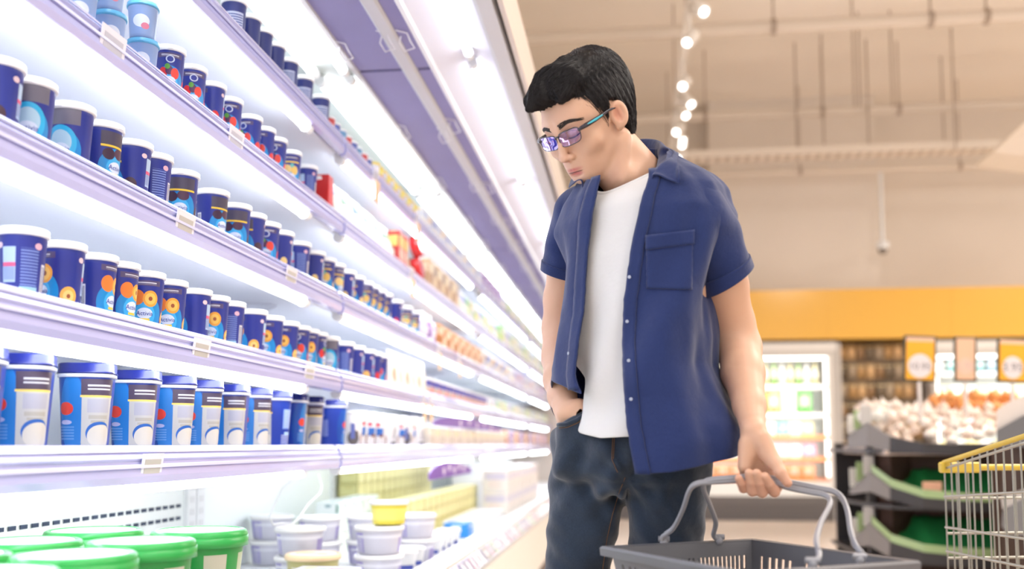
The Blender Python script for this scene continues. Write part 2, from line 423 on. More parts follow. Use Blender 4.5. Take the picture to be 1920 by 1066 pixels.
def cabinet(y0, label, L=BL):
    r = empty('refrigerated_display_cabinet', (0, y0, 0), label, 'display refrigerator', 'open refrigerated cabinets along the left side')
    m = slots_mesh(L) if y0 < 2 else MB(); m.mi = [1] * len(m.f); m.box(-1.50, -1.44, 0, L, .30, 2.2); m.build('back_panel', [M_BACK, M_SLOT], r)
    for y in (.034, 1.53, L - .034):
        up = MB(); up.box(-1.44, -1.425, y - .03, y + .03, .45, 2.12)
        for k in range(40): up.box(-1.4255, -1.4245, y - .012, y - .007, .5 + k * .04, .52 + k * .04, 1); up.box(-1.4255, -1.4245, y + .007, y + .012, .5 + k * .04, .52 + k * .04, 1)
        up.build('upright', [M_WHITE, M_GREYP], r)
    if L != BL: MB().box(-1.5, -.37, L + .001, L + .04, 0, 2.34).build('side_panel', M_TAN, r)
    # tank below
    m = MB(); m.prism([(-1.5, .12), (-.58, .12), (-.575, .40), (-.60, .41), (-.70, .445), (-.705, .36), (-1.44, .36), (-1.5, .36)], 0, L)
    m.build('tank', M_CREAM, r)
    MB().box(-1.5, -.62, 0, L, 0, .12).build('plinth', M_DARK, r)
    m = MB(); m.prism([(-.725, .455), (-.715, .483), (-.64, .486), (-.628, .478), (-.628, .462), (-.70, .455)], .004, L - .004); m.build('front_rail', M_WHITE, r)
    m = MB(); m.prism([(-.640, .487), (-.618, .482), (-.612, .470), (-.628, .465)], .002, L - .002); m.build('bumper_strip', M_CHROME, r)
    m = MB(); m.prism([(-.612, .474), (-.572, .425), (-.578, .418), (-.620, .462)], .004, L - .004); ts = m.build('ticket_strip', M_RAIL2, r)
    MB().box(-1.438, -.725, .006, L - .006, .43, .445).build('deck_plate', M_WHITE, r)
    # five shelves with rail, tube
    for k, z in enumerate(SHZ):
        s = link('shelf', sh_me if L == BL else make_shelf_mesh(L), r); s.location = (0, 0, z)
        rl = link('price_rail', rl_me if L == BL else make_rail_mesh(L), s); tb = link('fluorescent_tube', tb_me if L == BL else tb_me2, s)
        if k == 0: deck_fill = make_tube_mesh(.06, L - .32, XS - .24, -.056).build('fluorescent_tube', [M_DECK_FILL, M_CAP], s)  # extra glowing tube added out of sight to brighten the deck
        for y in (.02, 1.53, L - .02): b = link('bracket', br_me, s); b.location = (0, y, 0)
    # canopy
    m = MB(); m.prism([(-1.5, CZ + .02), (-1.5, 2.34), (-.36, 2.34), (-.345, CZ - .02), (-.36, CZ - .02), (-.375, 2.3), (-1.3, 2.3), (-1.3, CZ + .02)], 0, L); m.build('canopy_shell', M_TAN, r)
    m = MB(); m.box(-1.44, -.905, 0, L, CZ, CZ + .02); m.build('canopy_inner_panel', M_CIN, r)
    m = MB(); m.box(-.912, -.895, 0, L, CZ - .016, CZ + .03); m.build('canopy_profile', M_GREYP, r)
    m = MB(); m.box(-.895, -.744, .01, L - .01, CZ - .006, CZ + .02); m.build('honeycomb_grille', M_HONEY, r)
    m = MB(); m.prism([(-.744, CZ + .02), (-.746, CZ - .012), (-.738, CZ - .018), (-.704, CZ - .018), (-.697, CZ - .01), (-.698, CZ + .02)], 0, L); m.build('canopy_profile', M_GREYP, r)
    m = MB(); m.box(-.698, -.645, .01, L - .01, CZ - .006, CZ + .02); m.build('honeycomb_grille', M_HONEY, r)
    m = MB(); m.prism([(-.645, CZ + .01), (-.648, CZ - .014), (-.634, CZ - .014), (-.632, CZ)], 0, L); m.build('canopy_profile', M_WHITE, r)
    m = MB(); m.prism([(-.634, CZ), (-.634, CZ + .012), (-.52, CZ + .052), (-.435, CZ + .03), (-.425, CZ + .022), (-.52, CZ + .040)], 0, L); m.build('canopy_reflector', M_DIFF, r)
    m = MB(); m.prism([(-.428, CZ + .04), (-.430, CZ - .016), (-.418, CZ - .022), (-.375, CZ - .022), (-.372, CZ + .04)], 0, L); m.build('canopy_nose', M_GREYP, r)
    for (x, z, rr) in ((-1.04, CZ - .02, .015), (-.935, CZ - .02, .013), (-.515, CZ + .018, .013)):
        make_tube_mesh(.05, L * .49, x, z, rr).build('fluorescent_tube', [M_TUBE2, M_CAP], r)
        make_tube_mesh(L * .51 + .03, L - .06, x, z, rr).build('fluorescent_tube', [M_TUBE2, M_CAP], r)
    # wire clips hooked to the canopy profiles
    for y in (.55, 1.35, 2.1, 2.8):
        for x in (-.90, -.752, -.692):
            yy = y + rnd.uniform(-.08, .08)
            MB().tube([(x, yy, CZ - .012), (x + .03, yy + .02, CZ - .014), (x + .035, yy + .045, CZ - .03), (x + .045, yy + .06, CZ - .045), (x + .012, yy + .07, CZ - .05), (x, yy + .05, CZ - .03), (x + .008, yy + .035, CZ - .016)], .0022, 5).build('wire_clip', M_CLIP, r)
    return r
for i, lab in enumerate(['nearest open refrigerated cabinet filled with blue yogurt cups', 'second open refrigerated cabinet beyond the yogurt cups', 'third open refrigerated cabinet further down the aisle', 'farthest open refrigerated cabinet, mostly hidden behind the man']):
    cabinet(Y0 + BL * i, lab, BL if i < 3 else 2.45)
# end side panel of the run
e = MB().box(-1.5, -.36, Y0 + 4 * BL, Y0 + 4 * BL + .04, 0, 2.34) if Y0 + 4 * BL < WY - .5 else None
# price tickets (things clipped to the rails)
def ticket(x, y, z, w, h, kind, label, nm='price_ticket', tilt=8):
    m = MB(); M = Matrix.Translation((x, y, z)) @ Matrix.Rotation(math.radians(tilt), 4, 'Y')
    m.box(0, .002, -w / 2, w / 2, -h, 0, 0, M); m.box(.002, .0026, -w * .38, w * .38, -h * .82, -h * .2, 1, M)
    o = m.build(nm, kind); return tag(o, label, 'price ticket', 'price tickets on the cabinet rails')
TK = [(3, 350, 'third'), (3, 548, 'third'), (2, 380, 'second'), (2, 582, 'second'), (1, 288, 'lowest'), (4, 215, 'fourth'), (4, 445, 'fourth')]
SHN = {1: 'lowest', 2: 'second', 3: 'third', 4: 'fourth', 5: 'top'}
M_HOLD = mat('ticket_holder', (.80, .78, .88), .2)
for k, u, nm in TK:
    y = shelf_y(u, XS + .014, SHZ[k - 1])
    ticket(XS + .014, y, SHZ[k - 1] - .002, .085, .058, [M_HOLD, M_TAGG if k == 4 else M_TAGP], 'grey paper price ticket on the %s shelf rail, %s of its two' % (nm, 'left' if u < 400 else 'right') if k != 1 else 'grey paper price ticket on the lowest shelf rail, below the blue tubs')
for k, u, nm in [(5, 706, 'top'), (5, 783, 'top'), (4, 773, 'fourth'), (3, 824, 'third'), (3, 862, 'third'), (2, 796, 'second'), (2, 808, 'second')]:
    y = shelf_y(u, XS + .016, SHZ[k - 1]); z = SHZ[k - 1]
    ticket(XS + .016, y, z, .07, .055, [M_HOLD, M_TAGG], 'grey ticket above an orange hanging tag on the %s shelf rail, %s one' % (nm, 'left' if u in (706, 824, 796, 773) else 'right'))
    t = ticket(XS + .02, y + .005, z - .05, .06, .08, [M_TAGO, M_TAGO], 'orange tag hanging under the %s shelf rail, %s one' % (nm, 'left' if u in (706, 824, 796, 773) else 'right'), 'hanging_tag', 3)
    t['group'] = 'orange tags hanging from the rails'
# the tickets along the front rail
n = 0; y = 1.75
cols = [M_TAGG, M_TAGP, mat('tag_green', (.62, .78, .62), .5), mat('tag_pink', (.85, .62, .66), .5), M_TAGG, mat('tag_white', (.9, .9, .9), .5)]
while y < 6.2:
    wv = rnd.choice((.05, .07, .09))
    m = MB(); M = Matrix.Translation((-.609, y, .476)) @ Matrix.Rotation(math.radians(-39.2), 4, 'Y')
    m.box(0, .002, -wv / 2, wv / 2, -.058, -.004, 0, M); m.box(.002, .0024, -wv * .38, wv * .38, -.045, -.018, 1, M)
    o = m.build('price_ticket', [cols[rnd.randrange(6)], M_HOLD])
    tag(o, 'small paper price ticket on the front rail, %s from the near end' % ordw(n), 'price ticket', 'price tickets along the front rail')
    y += wv + rnd.uniform(.015, .05); n += 1
# ------------------------------------------------------------------ dairy packs
NAVY = (.022, .035, .26); BLU = (.01, .26, .62); ORA = (.85, .22, .04); RED = (.75, .03, .03); CRM = (.78, .74, .62); YEL = (.9, .6, .06); PALE = (.72, .80, .95); DK = (.05, .03, .06)
def cup_art(fr):
    S = [('ell', .5, .30, .17, .36, BLU), ('ell', .5, .30, .10, .22, (.05, .42, .80)), ('rect', .5, .885, .14, .05, (.09, .07, .16)), ('lines', .5, .885, .10, .022, (.7, .7, .75), 30)]
    if fr == 'peach':
        S += [('ell', .43, .62, .065, .14, ORA), ('ell', .55, .60, .07, .15, (.9, .38, .05)), ('ell', .55, .60, .05, .105, (.95, .55, .12)), ('ell', .55, .60, .018, .04, (.35, .09, .03)), ('ell', .75, .25, .07, .15, (.92, .45, .08)), ('ell', .75, .25, .045, .095, (.95, .62, .2)), ('ell', .75, .25, .016, .035, (.35, .09, .03))]
    elif fr == 'berry':
        S += [('ell', .42, .50, .05, .12, RED), ('ell', .49, .56, .045, .10, (.10, .03, .10)), ('ell', .56, .50, .05, .12, (.85, .07, .05)), ('ell', .47, .64, .03, .06, (.12, .35, .05)), ('ell', .74, .3, .06, .13, RED), ('ell', .5, .8, .05, .08, (.55, .60, .75)), ('ell', .5, .8, .035, .06, NAVY)]
    elif fr == 'prune':
        S += [('rect', .5, .80, .15, .14, (.07, .06, .10)), ('ell', .42, .55, .055, .10, (.05, .02, .05)), ('ell', .53, .58, .06, .10, (.08, .03, .07)), ('ell', .73, .28, .06, .13, (.07, .03, .05)), ('rect', .5, .69, .15, .018, YEL)]
    elif fr == 'cereal':
        S += [('ell', .44, .55, .07, .13, (.88, .62, .25)), ('ell', .56, .52, .06, .13, (.85, .55, .15)), ('ell', .52, .66, .03, .06, (.15, .5, .45)), ('rect', .5, .76, .14, .02, YEL), ('ell', .74, .3, .05, .12, (.9, .65, .25))]
    elif fr == 'plain':
        S += [('ell', .5, .42, .13, .30, (.03, .45, .78)), ('ell', .5, .44, .09, .2, (.45, .66, .80)), ('rect', .5, .30, .06, .03, (.8, .7, .4)), ('rect', .5, .86, .15, .13, (.16, .15, .20))]
    S += [('ell', .5, .33, .075, .10, PALE), ('rect', .5, .215, .05, .022, YEL),
          ('lines', .08, .50, .065, .30, (.20, .28, .62), 22), ('rect', .08, .20, .07, .035, (.35, .60, .80)), ('ell', .14, .84, .03, .05, (.75, .45, .55)),
          ('rect', .21, .34, .028, .25, (.75, .75, .82)), ('bars', .21, .34, .022, .22, (.03, .03, .12), 110), ('rect', .93, .55, .05, .26, (.45, .60, .80)), ('rect', .93, .55, .05, .03, (.75, .12, .25)), ('lines', .93, .42, .045, .1, (.1, .12, .4), 40), ('ell', .85, .84, .028, .045, (.8, .6, .65))]
    return S
FR = ['peach', 'berry', 'prune', 'cereal', 'plain']
M_CUP = {k: label_mat('yogurt_label_' + k, NAVY, cup_art(k)) for k in FR}
M_NUT = label_mat('nutrition_label', (.025, .035, .18), [('rect', .5, .52, .13, .22, (.55, .60, .78)), ('lines', .5, .52, .12, .20, (.05, .07, .28), 16), ('ell', .57, .14, .03, .08, RED), ('rect', .45, .15, .05, .07, (.8, .8, .86)), ('bars', .45, .15, .045, .06, (.05, .05, .15), 90)])
M_INK = mat('white_ink', (.85, .87, .95), .4)
M_INKB = mat('blue_ink', (.02, .05, .35), .4)
M_LIDW = mat('white_lid', (.90, .90, .91), .35)
M_LIDB = mat('deep_blue_lid', (.012, .02, .19), .25, coat=.3)
M_LIDL = mat('light_blue_lid', (.12, .42, .68), .3)
def wrap_text(mb, txt, size, u0, z, rad, mi, tall=1.0):
    vs, fs = text_mesh(txt, size)
    out = []
    for v in vs:
        zz = z + v.y * tall; r = rad(zz) + .0006
        a = u0 * 2 * math.pi + math.pi / 2 + v.x / r
        out.append((r * math.cos(a), r * math.sin(a), zz))
    mb.add(out, fs, None, mi)
def cup_meshes(key, m, lidm, r0=.031, r1=.0375, h=.105, lh=.012, text=True):
    b = MB(); b.lathe([(r0 * .9, 0), (r0, .002), (r0 + (r1 - r0) * .1, h * .12), (r1 * .985, h * .93), (r1, h * .94), (r1 * .99, h)], 32, vr=(0, h))
    if text:
        rad = lambda z: r0 + (r1 - r0) * (z / h)
        wrap_text(b, 'Activia', h * .16, .27, h * .08, rad, 1)
        wrap_text(b, 'Activia', h * .115, .5, h * .29, rad, 2)
        wrap_text(b, 'Activia', h * .16, .78, h * .08, rad, 1)
    bm_ = b.mesh('cup_body_' + key, [m, M_INK, M_INKB])
    l = MB(); l.lathe([(r1 * .99, h - .001), (r1 * 1.09, h), (r1 * 1.10, h + lh * .3), (r1 * 1.07, h + lh * .45), (r1 * 1.08, h + lh * .9), (r1 * 1.03, h + lh), (r1 * .98, h + lh), (r1 * .96, h + lh * .75)], 32)
    l.box(-.006, .006, -r1 * 1.16, -r1 * 1.0, h + .001, h + .0035)
    return bm_, l.mesh('cup_lid', lidm)
CUPS = {k: cup_meshes(k, M_CUP[k], M_LIDW) for k in FR}
CUPS['nut'] = cup_meshes('nutrition', M_NUT, M_LIDW, text=False)
CUPS['lb'] = cup_meshes('lightblue', label_mat('lightblue_label', (.25, .36, .62), [('ell', .5, .5, .1, .2, (.7, .75, .85)), ('ell', .55, .35, .05, .1, (.7, .2, .3))]), M_LIDL, h=.085, text=False)
CUPDESC = {'peach': 'orange fruit', 'berry': 'red berries', 'prune': 'dark prunes', 'cereal': 'golden cereal', 'plain': 'a pale blue picture', 'nut': 'a nutrition table', 'lb': 'a light blue lid'}
SIDE = {'f': 0, 's': -75, 'b': 165, 't': 60, 'q': -35}
PH = {1: 'lowest shelf', 2: 'second shelf up', 3: 'third shelf up', 4: 'fourth shelf up', 5: 'top shelf'}
def put_cup(kind, side, u, shelf, sc, X, label, z=None, group=None, sz=None):
    zz = SHZ[shelf - 1] if z is None else z
    y = shelf_y(u, X, zz + .05)
    r = empty('yogurt_cup', (X, y, zz), label, 'yogurt cup', group)
    r.rotation_euler.z = math.atan2(-X, y) + math.radians(SIDE[side] + rnd.uniform(-10, 10))
    r.scale = (sc, sc, sz or sc)
    for nm, me in zip(('cup_body', 'lid'), CUPS[kind]): link(nm, me, r)
    return r, y
# (column centre in the photo, fruit, side shown, row: 0 front, 1 just behind)
ROWS = {
 3: dict(sc=1.05, sz=1.06, it=[(-8, 'prune', 's', 0), (55, 'plain', 'f', 0), (131, 'plain', 'q', 0), (188, 'prune', 't', 0), (245, 'prune', 's', 1), (285, 'peach', 'b', 0), (337, 'prune', 'f', 0), (396, 'prune', 't', 0), (440, 'prune', 'f', 0), (469, 'prune', 'q', 1), (497, 'berry', 'f', 0), (524, 'cereal', 's', 1), (557, 'cereal', 'b', 0), (585, 'cereal', 's', 0), (606, 'cereal', 'f', 0), (624, 'cereal', 't', 0), (645, 'cereal', 's', 0), (663, 'cereal', 'q', 0), (680, 'cereal', 'f', 1), (692, 'cereal', 'f', 0), (705, 'cereal', 'f', 1), (717, 'cereal', 'f', 0), (738, 'berry', 's', 0), (757, 'cereal', 'f', 0), (772, 'cereal', 'f', 0)]),
 2: dict(sc=1.02, sz=1.08, it=[(40, 'peach', 'b', 0), (115, 'peach', 's', 0), (178, 'peach', 't', 1), (220, 'peach', 't', 0), (271, 'peach', 'f', 0), (315, 'peach', 'f', 0), (363, 'plain', 's', 0), (398, 'peach', 'f', 1), (429, 'peach', 'b', 0), (472, 'peach', 's', 0), (505, 'peach', 'q', 0), (535, 'peach', 'q', 0), (557, 'berry', 'f', 1), (573, 'peach', 'f', 0), (590, 'berry', 't', 1), (614, 'plain', 'f', 0), (643, 'peach', 'b', 0), (664, 'plain', 's', 0), (684, 'peach', 's', 0), (697, 'berry', 'q', 1), (709, 'berry', 'f', 0)]),
 4: dict(sc=.86, sz=.98, it=[(317, 'berry', 'f', 0), (359, 'berry', 'f', 0), (396, 'berry', 's', 1), (429, 'berry', 'f', 0), (467, 'berry', 'q', 0), (493, 'berry', 'q', 1), (516, 'berry', 'f', 0), (544, 'cereal', 'f', 0), (575, 'peach', 'b', 0), (601, 'cereal', 's', 1)]),
 5: dict(sc=.84, sz=.98, it=[(438, 'nut', 'f', 0), (466, 'nut', 's', 0), (489, 'nut', 's', 0), (513, 'nut', 's', 0), (539, 'nut', 'f', 0), (568, 'nut', 'f', 0), (600, 'nut', 'f', 0)]),
}
used_y = {}
for sh, R in ROWS.items():
    last = {0: -9, 1: -9}
    for n, (u, kind, side, row) in enumerate(R['it']):
        dia = .0822 * R['sc']
        X = XS - .024 - dia / 2; y = shelf_y(u, X, SHZ[sh - 1] + .05)
        row = 0 if y - last[0] >= dia * .80 else 1
        if row: X -= dia + .003; y = shelf_y(u, X, SHZ[sh - 1] + .05)
        y = max(y, last[row] + dia + .001)
        last[row] = y
        u2 = proj((X, y, SHZ[sh - 1] + .05))[0]
        lab = 'navy yogurt cup with %s%s, %s from left, %s' % (CUPDESC[kind], ' and barcode' if side == 'b' and kind != 'nut' else '', ordw(n), PH[sh])
        put_cup(kind, side, u2, sh, R['sc'], X, lab, group='yogurt cups on the ' + PH[sh], sz=R['sz'])
# light blue lidded cups stacked at the near end of the fourth shelf
for k, (u, lv) in enumerate([(150, 0), (150, 1), (205, 0), (205, 1), (268, 0), (268, 1)]):
    X = -1.005; put_cup('lb', 'f', u, 4, .80, X, 'light blue lidded yogurt cup, %s in the %s stack of the fourth shelf' % ('upper' if lv else 'lower', ['left', 'middle', 'right'][k // 2]), z=SHZ[3] + lv * .0785, group='light blue yogurt cups')
# ---- big blue tubs on the lowest shelf
M_TUB = label_mat('big_tub_label', (.008, .04, .34), [
    ('ell', .42, .5, .13, .6, (.006, .07, .36)), ('ell', .44, .5, .075, .55, (.015, .17, .52)), ('ell', .40, .58, .044, .085, (.70, .05, .03)), ('ell', .40, .40, .035, .03, (.45, .45, .7)), ('lines', .40, .26, .05, .10, (.12, .28, .6), 26),
    ('rect', .60, .44, .105, .36, (.50, .50, .49)), ('rect', .60, .86, .11, .115, (.07, .05, .09)), ('lines', .60, .87, .07, .04, (.6, .6, .65), 20), ('rect', .60, .745, .115, .014, (.85, .6, .15)),
    ('rect', .60, .62, .07, .09, (.42,.42,.50)), ('rect', .60, .47, .06, .025, (.42, .40, .36)), ('rect', .60, .41, .045, .018, (.42, .40, .36)),
    ('ell', .61, .26, .085, .15, (.02, .12, .45)), ('ell', .62, .22, .085, .15, (.66,.63,.56)), ('rect', .60, .05, .10, .05, (.02, .03, .14)),
    ('rect', .9, .62, .08, .2, (.18, .30, .70)), ('lines', .9, .62, .07, .18, (.45, .55, .85), 30), ('lines', .9, .2, .09, .1, (.5, .55, .8), 30), ('rect', .9, .33, .06, .03, (.4, .6, .85)), ('ell', .1, .82, .04, .06, (.7, .75, .9)), ('lines', .1, .5, .08, .2, (.35, .42, .75), 34)])
b = MB(); b.lathe([(.034, 0), (.0375, .002), (.040, .02), (.0475, .148), (.0475, .150)], 40, sq=3.6, vr=(0, .150)); TUB_B = b.mesh('tub_body', M_TUB)
b = MB(); b.lathe([(.047, .1495), (.0505, .1495), (.0505, .156), (.049, .157)], 40, sq=3.6); TUB_R = b.mesh('tub_rim', mat('tub_rim_white', (.72, .74, .84), .3))
b = MB(); b.lathe([(.047, .157), (.0515, .1572), (.0520, .160), (.0505, .162), (.0500, .176), (.0485, .178), (.046, .178), (.045, .174)], 40, sq=3.6); TUB_L = b.mesh('tub_lid', M_LIDB)
tubs = [(-62, 8), (38, 12), (160, 12), (250, 10), (322, 24), (375, 28), (428, 8), (472, 30), (512, -60), (545, 100), (578, 14), (622, 120)]
last = -9
for n, (u, a) in enumerate(tubs):
    X = XS - .086
    y = max(shelf_y(u, X), last + .107); last = y
    r = empty('yogurt_tub', (X, y, SHZ[0]), 'large blue yogurt tub with dark lid on the lowest shelf, %s from the left' % ordw(n), 'yogurt tub', 'large blue yogurt tubs on the lowest shelf')
    r.rotation_euler.z = math.atan2(-X, y) + math.radians(a); r.scale = (1, 1, .945)
    r.rotation_euler.z -= math.radians(22)
    link('tub_body', TUB_B, r); link('rim', TUB_R, r); link('lid', TUB_L, r)
# ---- white cow tubs
M_COW = label_mat('cow_label', (.80, .77, .75), [('ell', .40, .30, .09, .20, (.12, .10, .09)), ('ell', .43, .42, .05, .10, (.12, .10, .09)), ('rect', .39, .5, .03, .22, (.12, .15, .4)), ('ell', .60, .24, .09, .26, (.38, .18, .10)), ('ell', .60, .22, .07, .24, (.82, .78, .74)), ('rect', .60, .50, .055, .12, (.03, .16, .55)), ('rect', .57, .72, .028, .05, (.8, .04, .12)), ('ell', .62, .38, .03, .05, (.22, .07, .04)), ('ell', .5, .8, .02, .03, (.2, .2, .3)), ('bars', .85, .5, .05, .2, (.2, .2, .25), 80), ('ell', .12, .3, .08, .2, (.12, .10, .09)), ('ell', .85, .12, .08, .1, (.12, .1, .09))])
b = MB(); b.lathe([(.032, 0), (.036, .002), (.043, .125), (.043, .128)], 32, sq=4, vr=(0, .128)); COW_B = b.mesh('tub_body', M_COW)
b = MB(); b.lathe([(.043, .128), (.0465, .128), (.0465, .136), (.044, .138), (.042, .136)], 32, sq=4); COW_L = b.mesh('tub_lid', mat('cloudy_lid', (.86, .85, .86), .3))
last += .0
for n, (u, a) in enumerate([(661, 40), (684, 0), (703, -10), (722, -60), (742, 5), (760, 45), (778, -70)]):
    X = XS - .079; y = max(shelf_y(u, X), last + .097); last = y
    r = empty('milk_dessert_tub', (X, y, SHZ[0]), 'white tub with black cow patches and blue corner, %s from the left' % ordw(n), 'dessert tub', 'white cow-print tubs on the lowest shelf')
    r.rotation_euler.z = math.atan2(-X, y) + math.radians(a)
    link('tub_body', COW_B, r); link('lid', COW_L, r)
cow_end = last + .06

# ------------------------------------------------------------------ generic packs further down the aisle
_pm = {}
def pack_mat(base, a, b_):
    k = (base, a, b_)
    if k not in _pm:
        _pm[k] = label_mat('pack_print', base, [('rect', .5, .72, .42, .16, a), ('ell', .5, .36, .30, .2, b_), ('lines', .5, .12, .36, .07, tuple(min(1, x * .5 + .3) for x in base), 22)])
    return _pm[k]
_me = {}
def pack_mesh(kind, w, d, h, m):
    k = (kind, w, d, h, m.name)
    if k in _me: return _me[k]
    if kind == 'box':
        q = MB(); q.bevbox(-d, 0, -w / 2, w / 2, 0, h, min(w, h) * .05); parts = [('carton', q.mesh('carton', m))]
    elif kind == 'cup':
        r = w / 2; q = MB(); q.lathe([(r * .72, 0), (r * .76, .002), (r * .92, h * .88)], 18, c=(-r, 0, 0), vr=(0, h)); l = MB(); l.lathe([(r * .9, h * .88), (r, h * .88), (r, h * .96), (r * .92, h)], 18, c=(-r, 0, 0))
        parts = [('cup_body', q.mesh('cup_body', m)), ('lid', l.mesh('lid', M_LIDW))]
    elif kind == 'ycup':
        r = w / 2; q = MB(); q.lathe([(r * .72, 0), (r * .76, .002), (r * .92, h * .88)], 18, c=(-r, 0, 0), vr=(0, h)); l = MB(); l.lathe([(r * .9, h * .88), (r, h * .88), (r, h * .96), (r * .92, h)], 18, c=(-r, 0, 0))
        parts = [('cup_body', q.mesh('cup_body', m)), ('lid', l.mesh('lid', mat('yellow_lid', (.9, .65, .05), .4)))]
    elif kind == 'pouch':
        q = MB(); P = []
        for j in range(9):
            t = j / 8; th = d * .5 * math.sin(math.pi * min(1, (1 - t) * 1.0 + .0) ** .8 * .62 + .0) if t < 1 else .001
            P.append([(-d * .5 + math.cos(a) * max(th, .0015), math.sin(a) * w / 2 * (1 - .08 * math.sin(math.pi * t)), h * t) for a in [2 * math.pi * i / 16 for i in range(16)]])
        q.grid(P, close=True)
        q.uv = [[((q.v[i][1] / w) + .5, q.v[i][2] / h) for i in f] for f in q.f]
        parts = [('pouch', q.mesh('pouch', m))]
    elif kind == 'bottle':
        r = w / 2; q = MB(); q.lathe([(r * .9, 0), (r, .004), (r, h * .6), (r * .85, h * .72), (r * .4, h * .84), (r * .38, h * .9)], 18, c=(-r, 0, 0), vr=(0, h)); l = MB(); l.lathe([(r * .42, h * .89), (r * .42, h)], 14, c=(-r, 0, 0))
        parts = [('bottle_body', q.mesh('bottle_body', m)), ('cap', l.mesh('cap', M_LIDW))]
    _me[k] = parts; return parts
W_ = (.82, .80, .78)
def run(shelf, u0, u1, kind, w, d, h, mats, name, desc, cat, where=None, gap=.006, x0=None, z=None, lean=0, stack=1, y0=None, maxn=60):
    X = XS - .022 if x0 is None else x0
    zs = (SHZ[shelf - 1] if z is None else z) + .05
    y = shelf_y(u0, X, zs) + w / 2 if y0 is None else y0 + w / 2; n = 0
    yend = shelf_y(u1, X, zs) if u1 < 1150 else 11
    yend = min(yend, Y0 + 3 * BL + 2.4)
    where = where or 'on the ' + PH[shelf]
    while y + w / 2 <= yend and n < maxn:
        for st in range(stack):
            m = mats[(n * 7 + st * 3) % len(mats)]
            parts = pack_mesh(kind, w, d, h, m)
            zz = (SHZ[shelf - 1] if z is None else z) + st * (h + .001) + (d * .26 if lean else 0)
            lab = '%s %s, %s from the left' % (desc, where, ordw(n))
            if stack > 1: lab = '%s %s, %s column from the left, %s layer' % (desc, where, ordw(n), ['bottom', 'second', 'third', 'fourth'][st])
            xx = X - (d * .03 if n % 2 else 0)
            if len(parts) == 1:
                o = link(name, parts[0][1]); o.location = (xx, y, zz)
            else:
                o = empty(name, (xx, y, zz))
                for nm, me in parts: link(nm, me, o)
            tag(o, lab, cat, '%s %s' % (desc + 's', where))
            if lean: o.rotation_euler = (0, math.radians(-lean), math.radians(rnd.uniform(-4, 4)))
        y += w + gap * (0.5 + rnd.random()); n += 1
    return y - w / 2
P1 = [pack_mat(W_, (.65, .08, .08), (.85, .6, .1)), pack_mat(W_, (.1, .15, .5), (.8, .2, .2)), pack_mat((.72, .78, .8), (.15, .35, .6), (.85, .8, .7))]
P_YEL = [pack_mat((.12, .18, .5), (.75, .75, .8), (.92, .72, .06)), pack_mat((.75, .1, .08), (.9, .8, .2), (.9, .7, .1))]
P_TAN = [pack_mat((.55, .38, .22), (.8, .7, .5), (.35, .18, .1)), pack_mat((.62, .48, .32), (.3, .2, .15), (.75, .6, .4))]
P_PUR = [pack_mat((.16, .05, .38), (.7, .6, .85), (.8, .75, .85)), pack_mat((.75, .7, .82), (.2, .06, .4), (.3, .15, .5))]
P_GRN = [pack_mat((.25, .55, .12), (.85, .9, .8), (.9, .8, .3)), pack_mat((.78, .85, .75), (.15, .45, .15), (.4, .6, .2))]
P_WHT = [pack_mat(W_, (.5, .55, .7), (.78, .74, .68)), pack_mat((.85, .84, .82), (.75, .55, .35), (.55, .6, .75)), pack_mat((.80, .82, .85), (.2, .25, .55), (.8, .75, .7))]
P_ORG = [pack_mat((.72, .30, .10), (.85, .75, .6), (.4, .12, .05)), pack_mat((.8, .62, .42), (.6, .2, .08), (.85, .75, .6))]
P_CHE = [pack_mat((.80, .84, .78), (.15, .25, .40), (.85, .82, .70)), pack_mat((.84, .86, .80), (.2, .35, .25), (.75, .78, .8))]
# top shelf
e = run(5, 624, 708, 'cup', .062, .062, .062, P1, 'dessert_cup', 'small white dessert cup', 'dessert cup')
e = run(5, 0, 790, 'ycup', .055, .055, .075, P_YEL, 'yogurt_drink', 'little blue cup with a yellow lid', 'yogurt drink', y0=shelf_y(709, XS - .022, SHZ[4]))
e = run(5, 0, 905, 'box', .11, .12, .10, P_WHT, 'cheese_carton', 'pale cheese carton', 'carton', y0=e + .05)
e = run(5, 0, 945, 'cup', .11, .11, .14, P_PUR, 'yogurt_pot', 'purple and white pot', 'yogurt pot', y0=e + .05)
e = run(5, 0, 1032, 'bottle', .10, .10, .16, P_WHT + P_GRN, 'milk_bottle', 'white milk bottle', 'bottle', y0=e + .05, gap=.05)
# fourth shelf
a = shelf_y(616, XS - .03, SHZ[3] + .05)
o = link('cheese_pack', pack_mesh('box', .05, .1, .12, mat('red_film', (.65, .03, .03), .3))[0][1]); o.location = (XS - .022, a, SHZ[3]); tag(o, 'bright red cheese pack standing right after the fourth shelf cups', 'cheese pack')
e = run(4, 0, 752, 'pouch', .130, .03, .145, P_CHE, 'cheese_pouch', 'flat pale cheese pouch leaning back', 'cheese pouch', y0=a + .085, lean=14, gap=.012)
q = MB()
for k in (0, 1):
    q.lathe([(.0, 0), (.046, 0), (.05, .006), (.05, .034), (.046, .04), (.0, .04)], 24, c=(0, 0, 0)) if False else None
def cheese(y, z, lab):
    m = MB(); m.lathe([(.047, 0), (.052, .005), (.052, .040), (.047, .045)], 28).xform(Matrix.Rotation(math.radians(78), 4, 'Y'))
    m.xform(Matrix.Translation((-.05, 0, .055)))
    o = m.build('cheese_round', mat('red_wax', (.68, .02, .02), .22, coat=.4)); o.location = (XS - .022, y, z); return tag(o, lab, 'cheese', 'red waxed cheese rounds')
yc = shelf_y(790, XS - .03, SHZ[3] + .05)
e2 = run(4, 0, 768, 'box', .05, .1, .15, [pack_mat((.65, .05, .05), (.9, .7, .2), (.8, .75, .6))], 'cheese_box', 'narrow red and yellow cheese box', 'box', y0=e + .03, maxn=3)
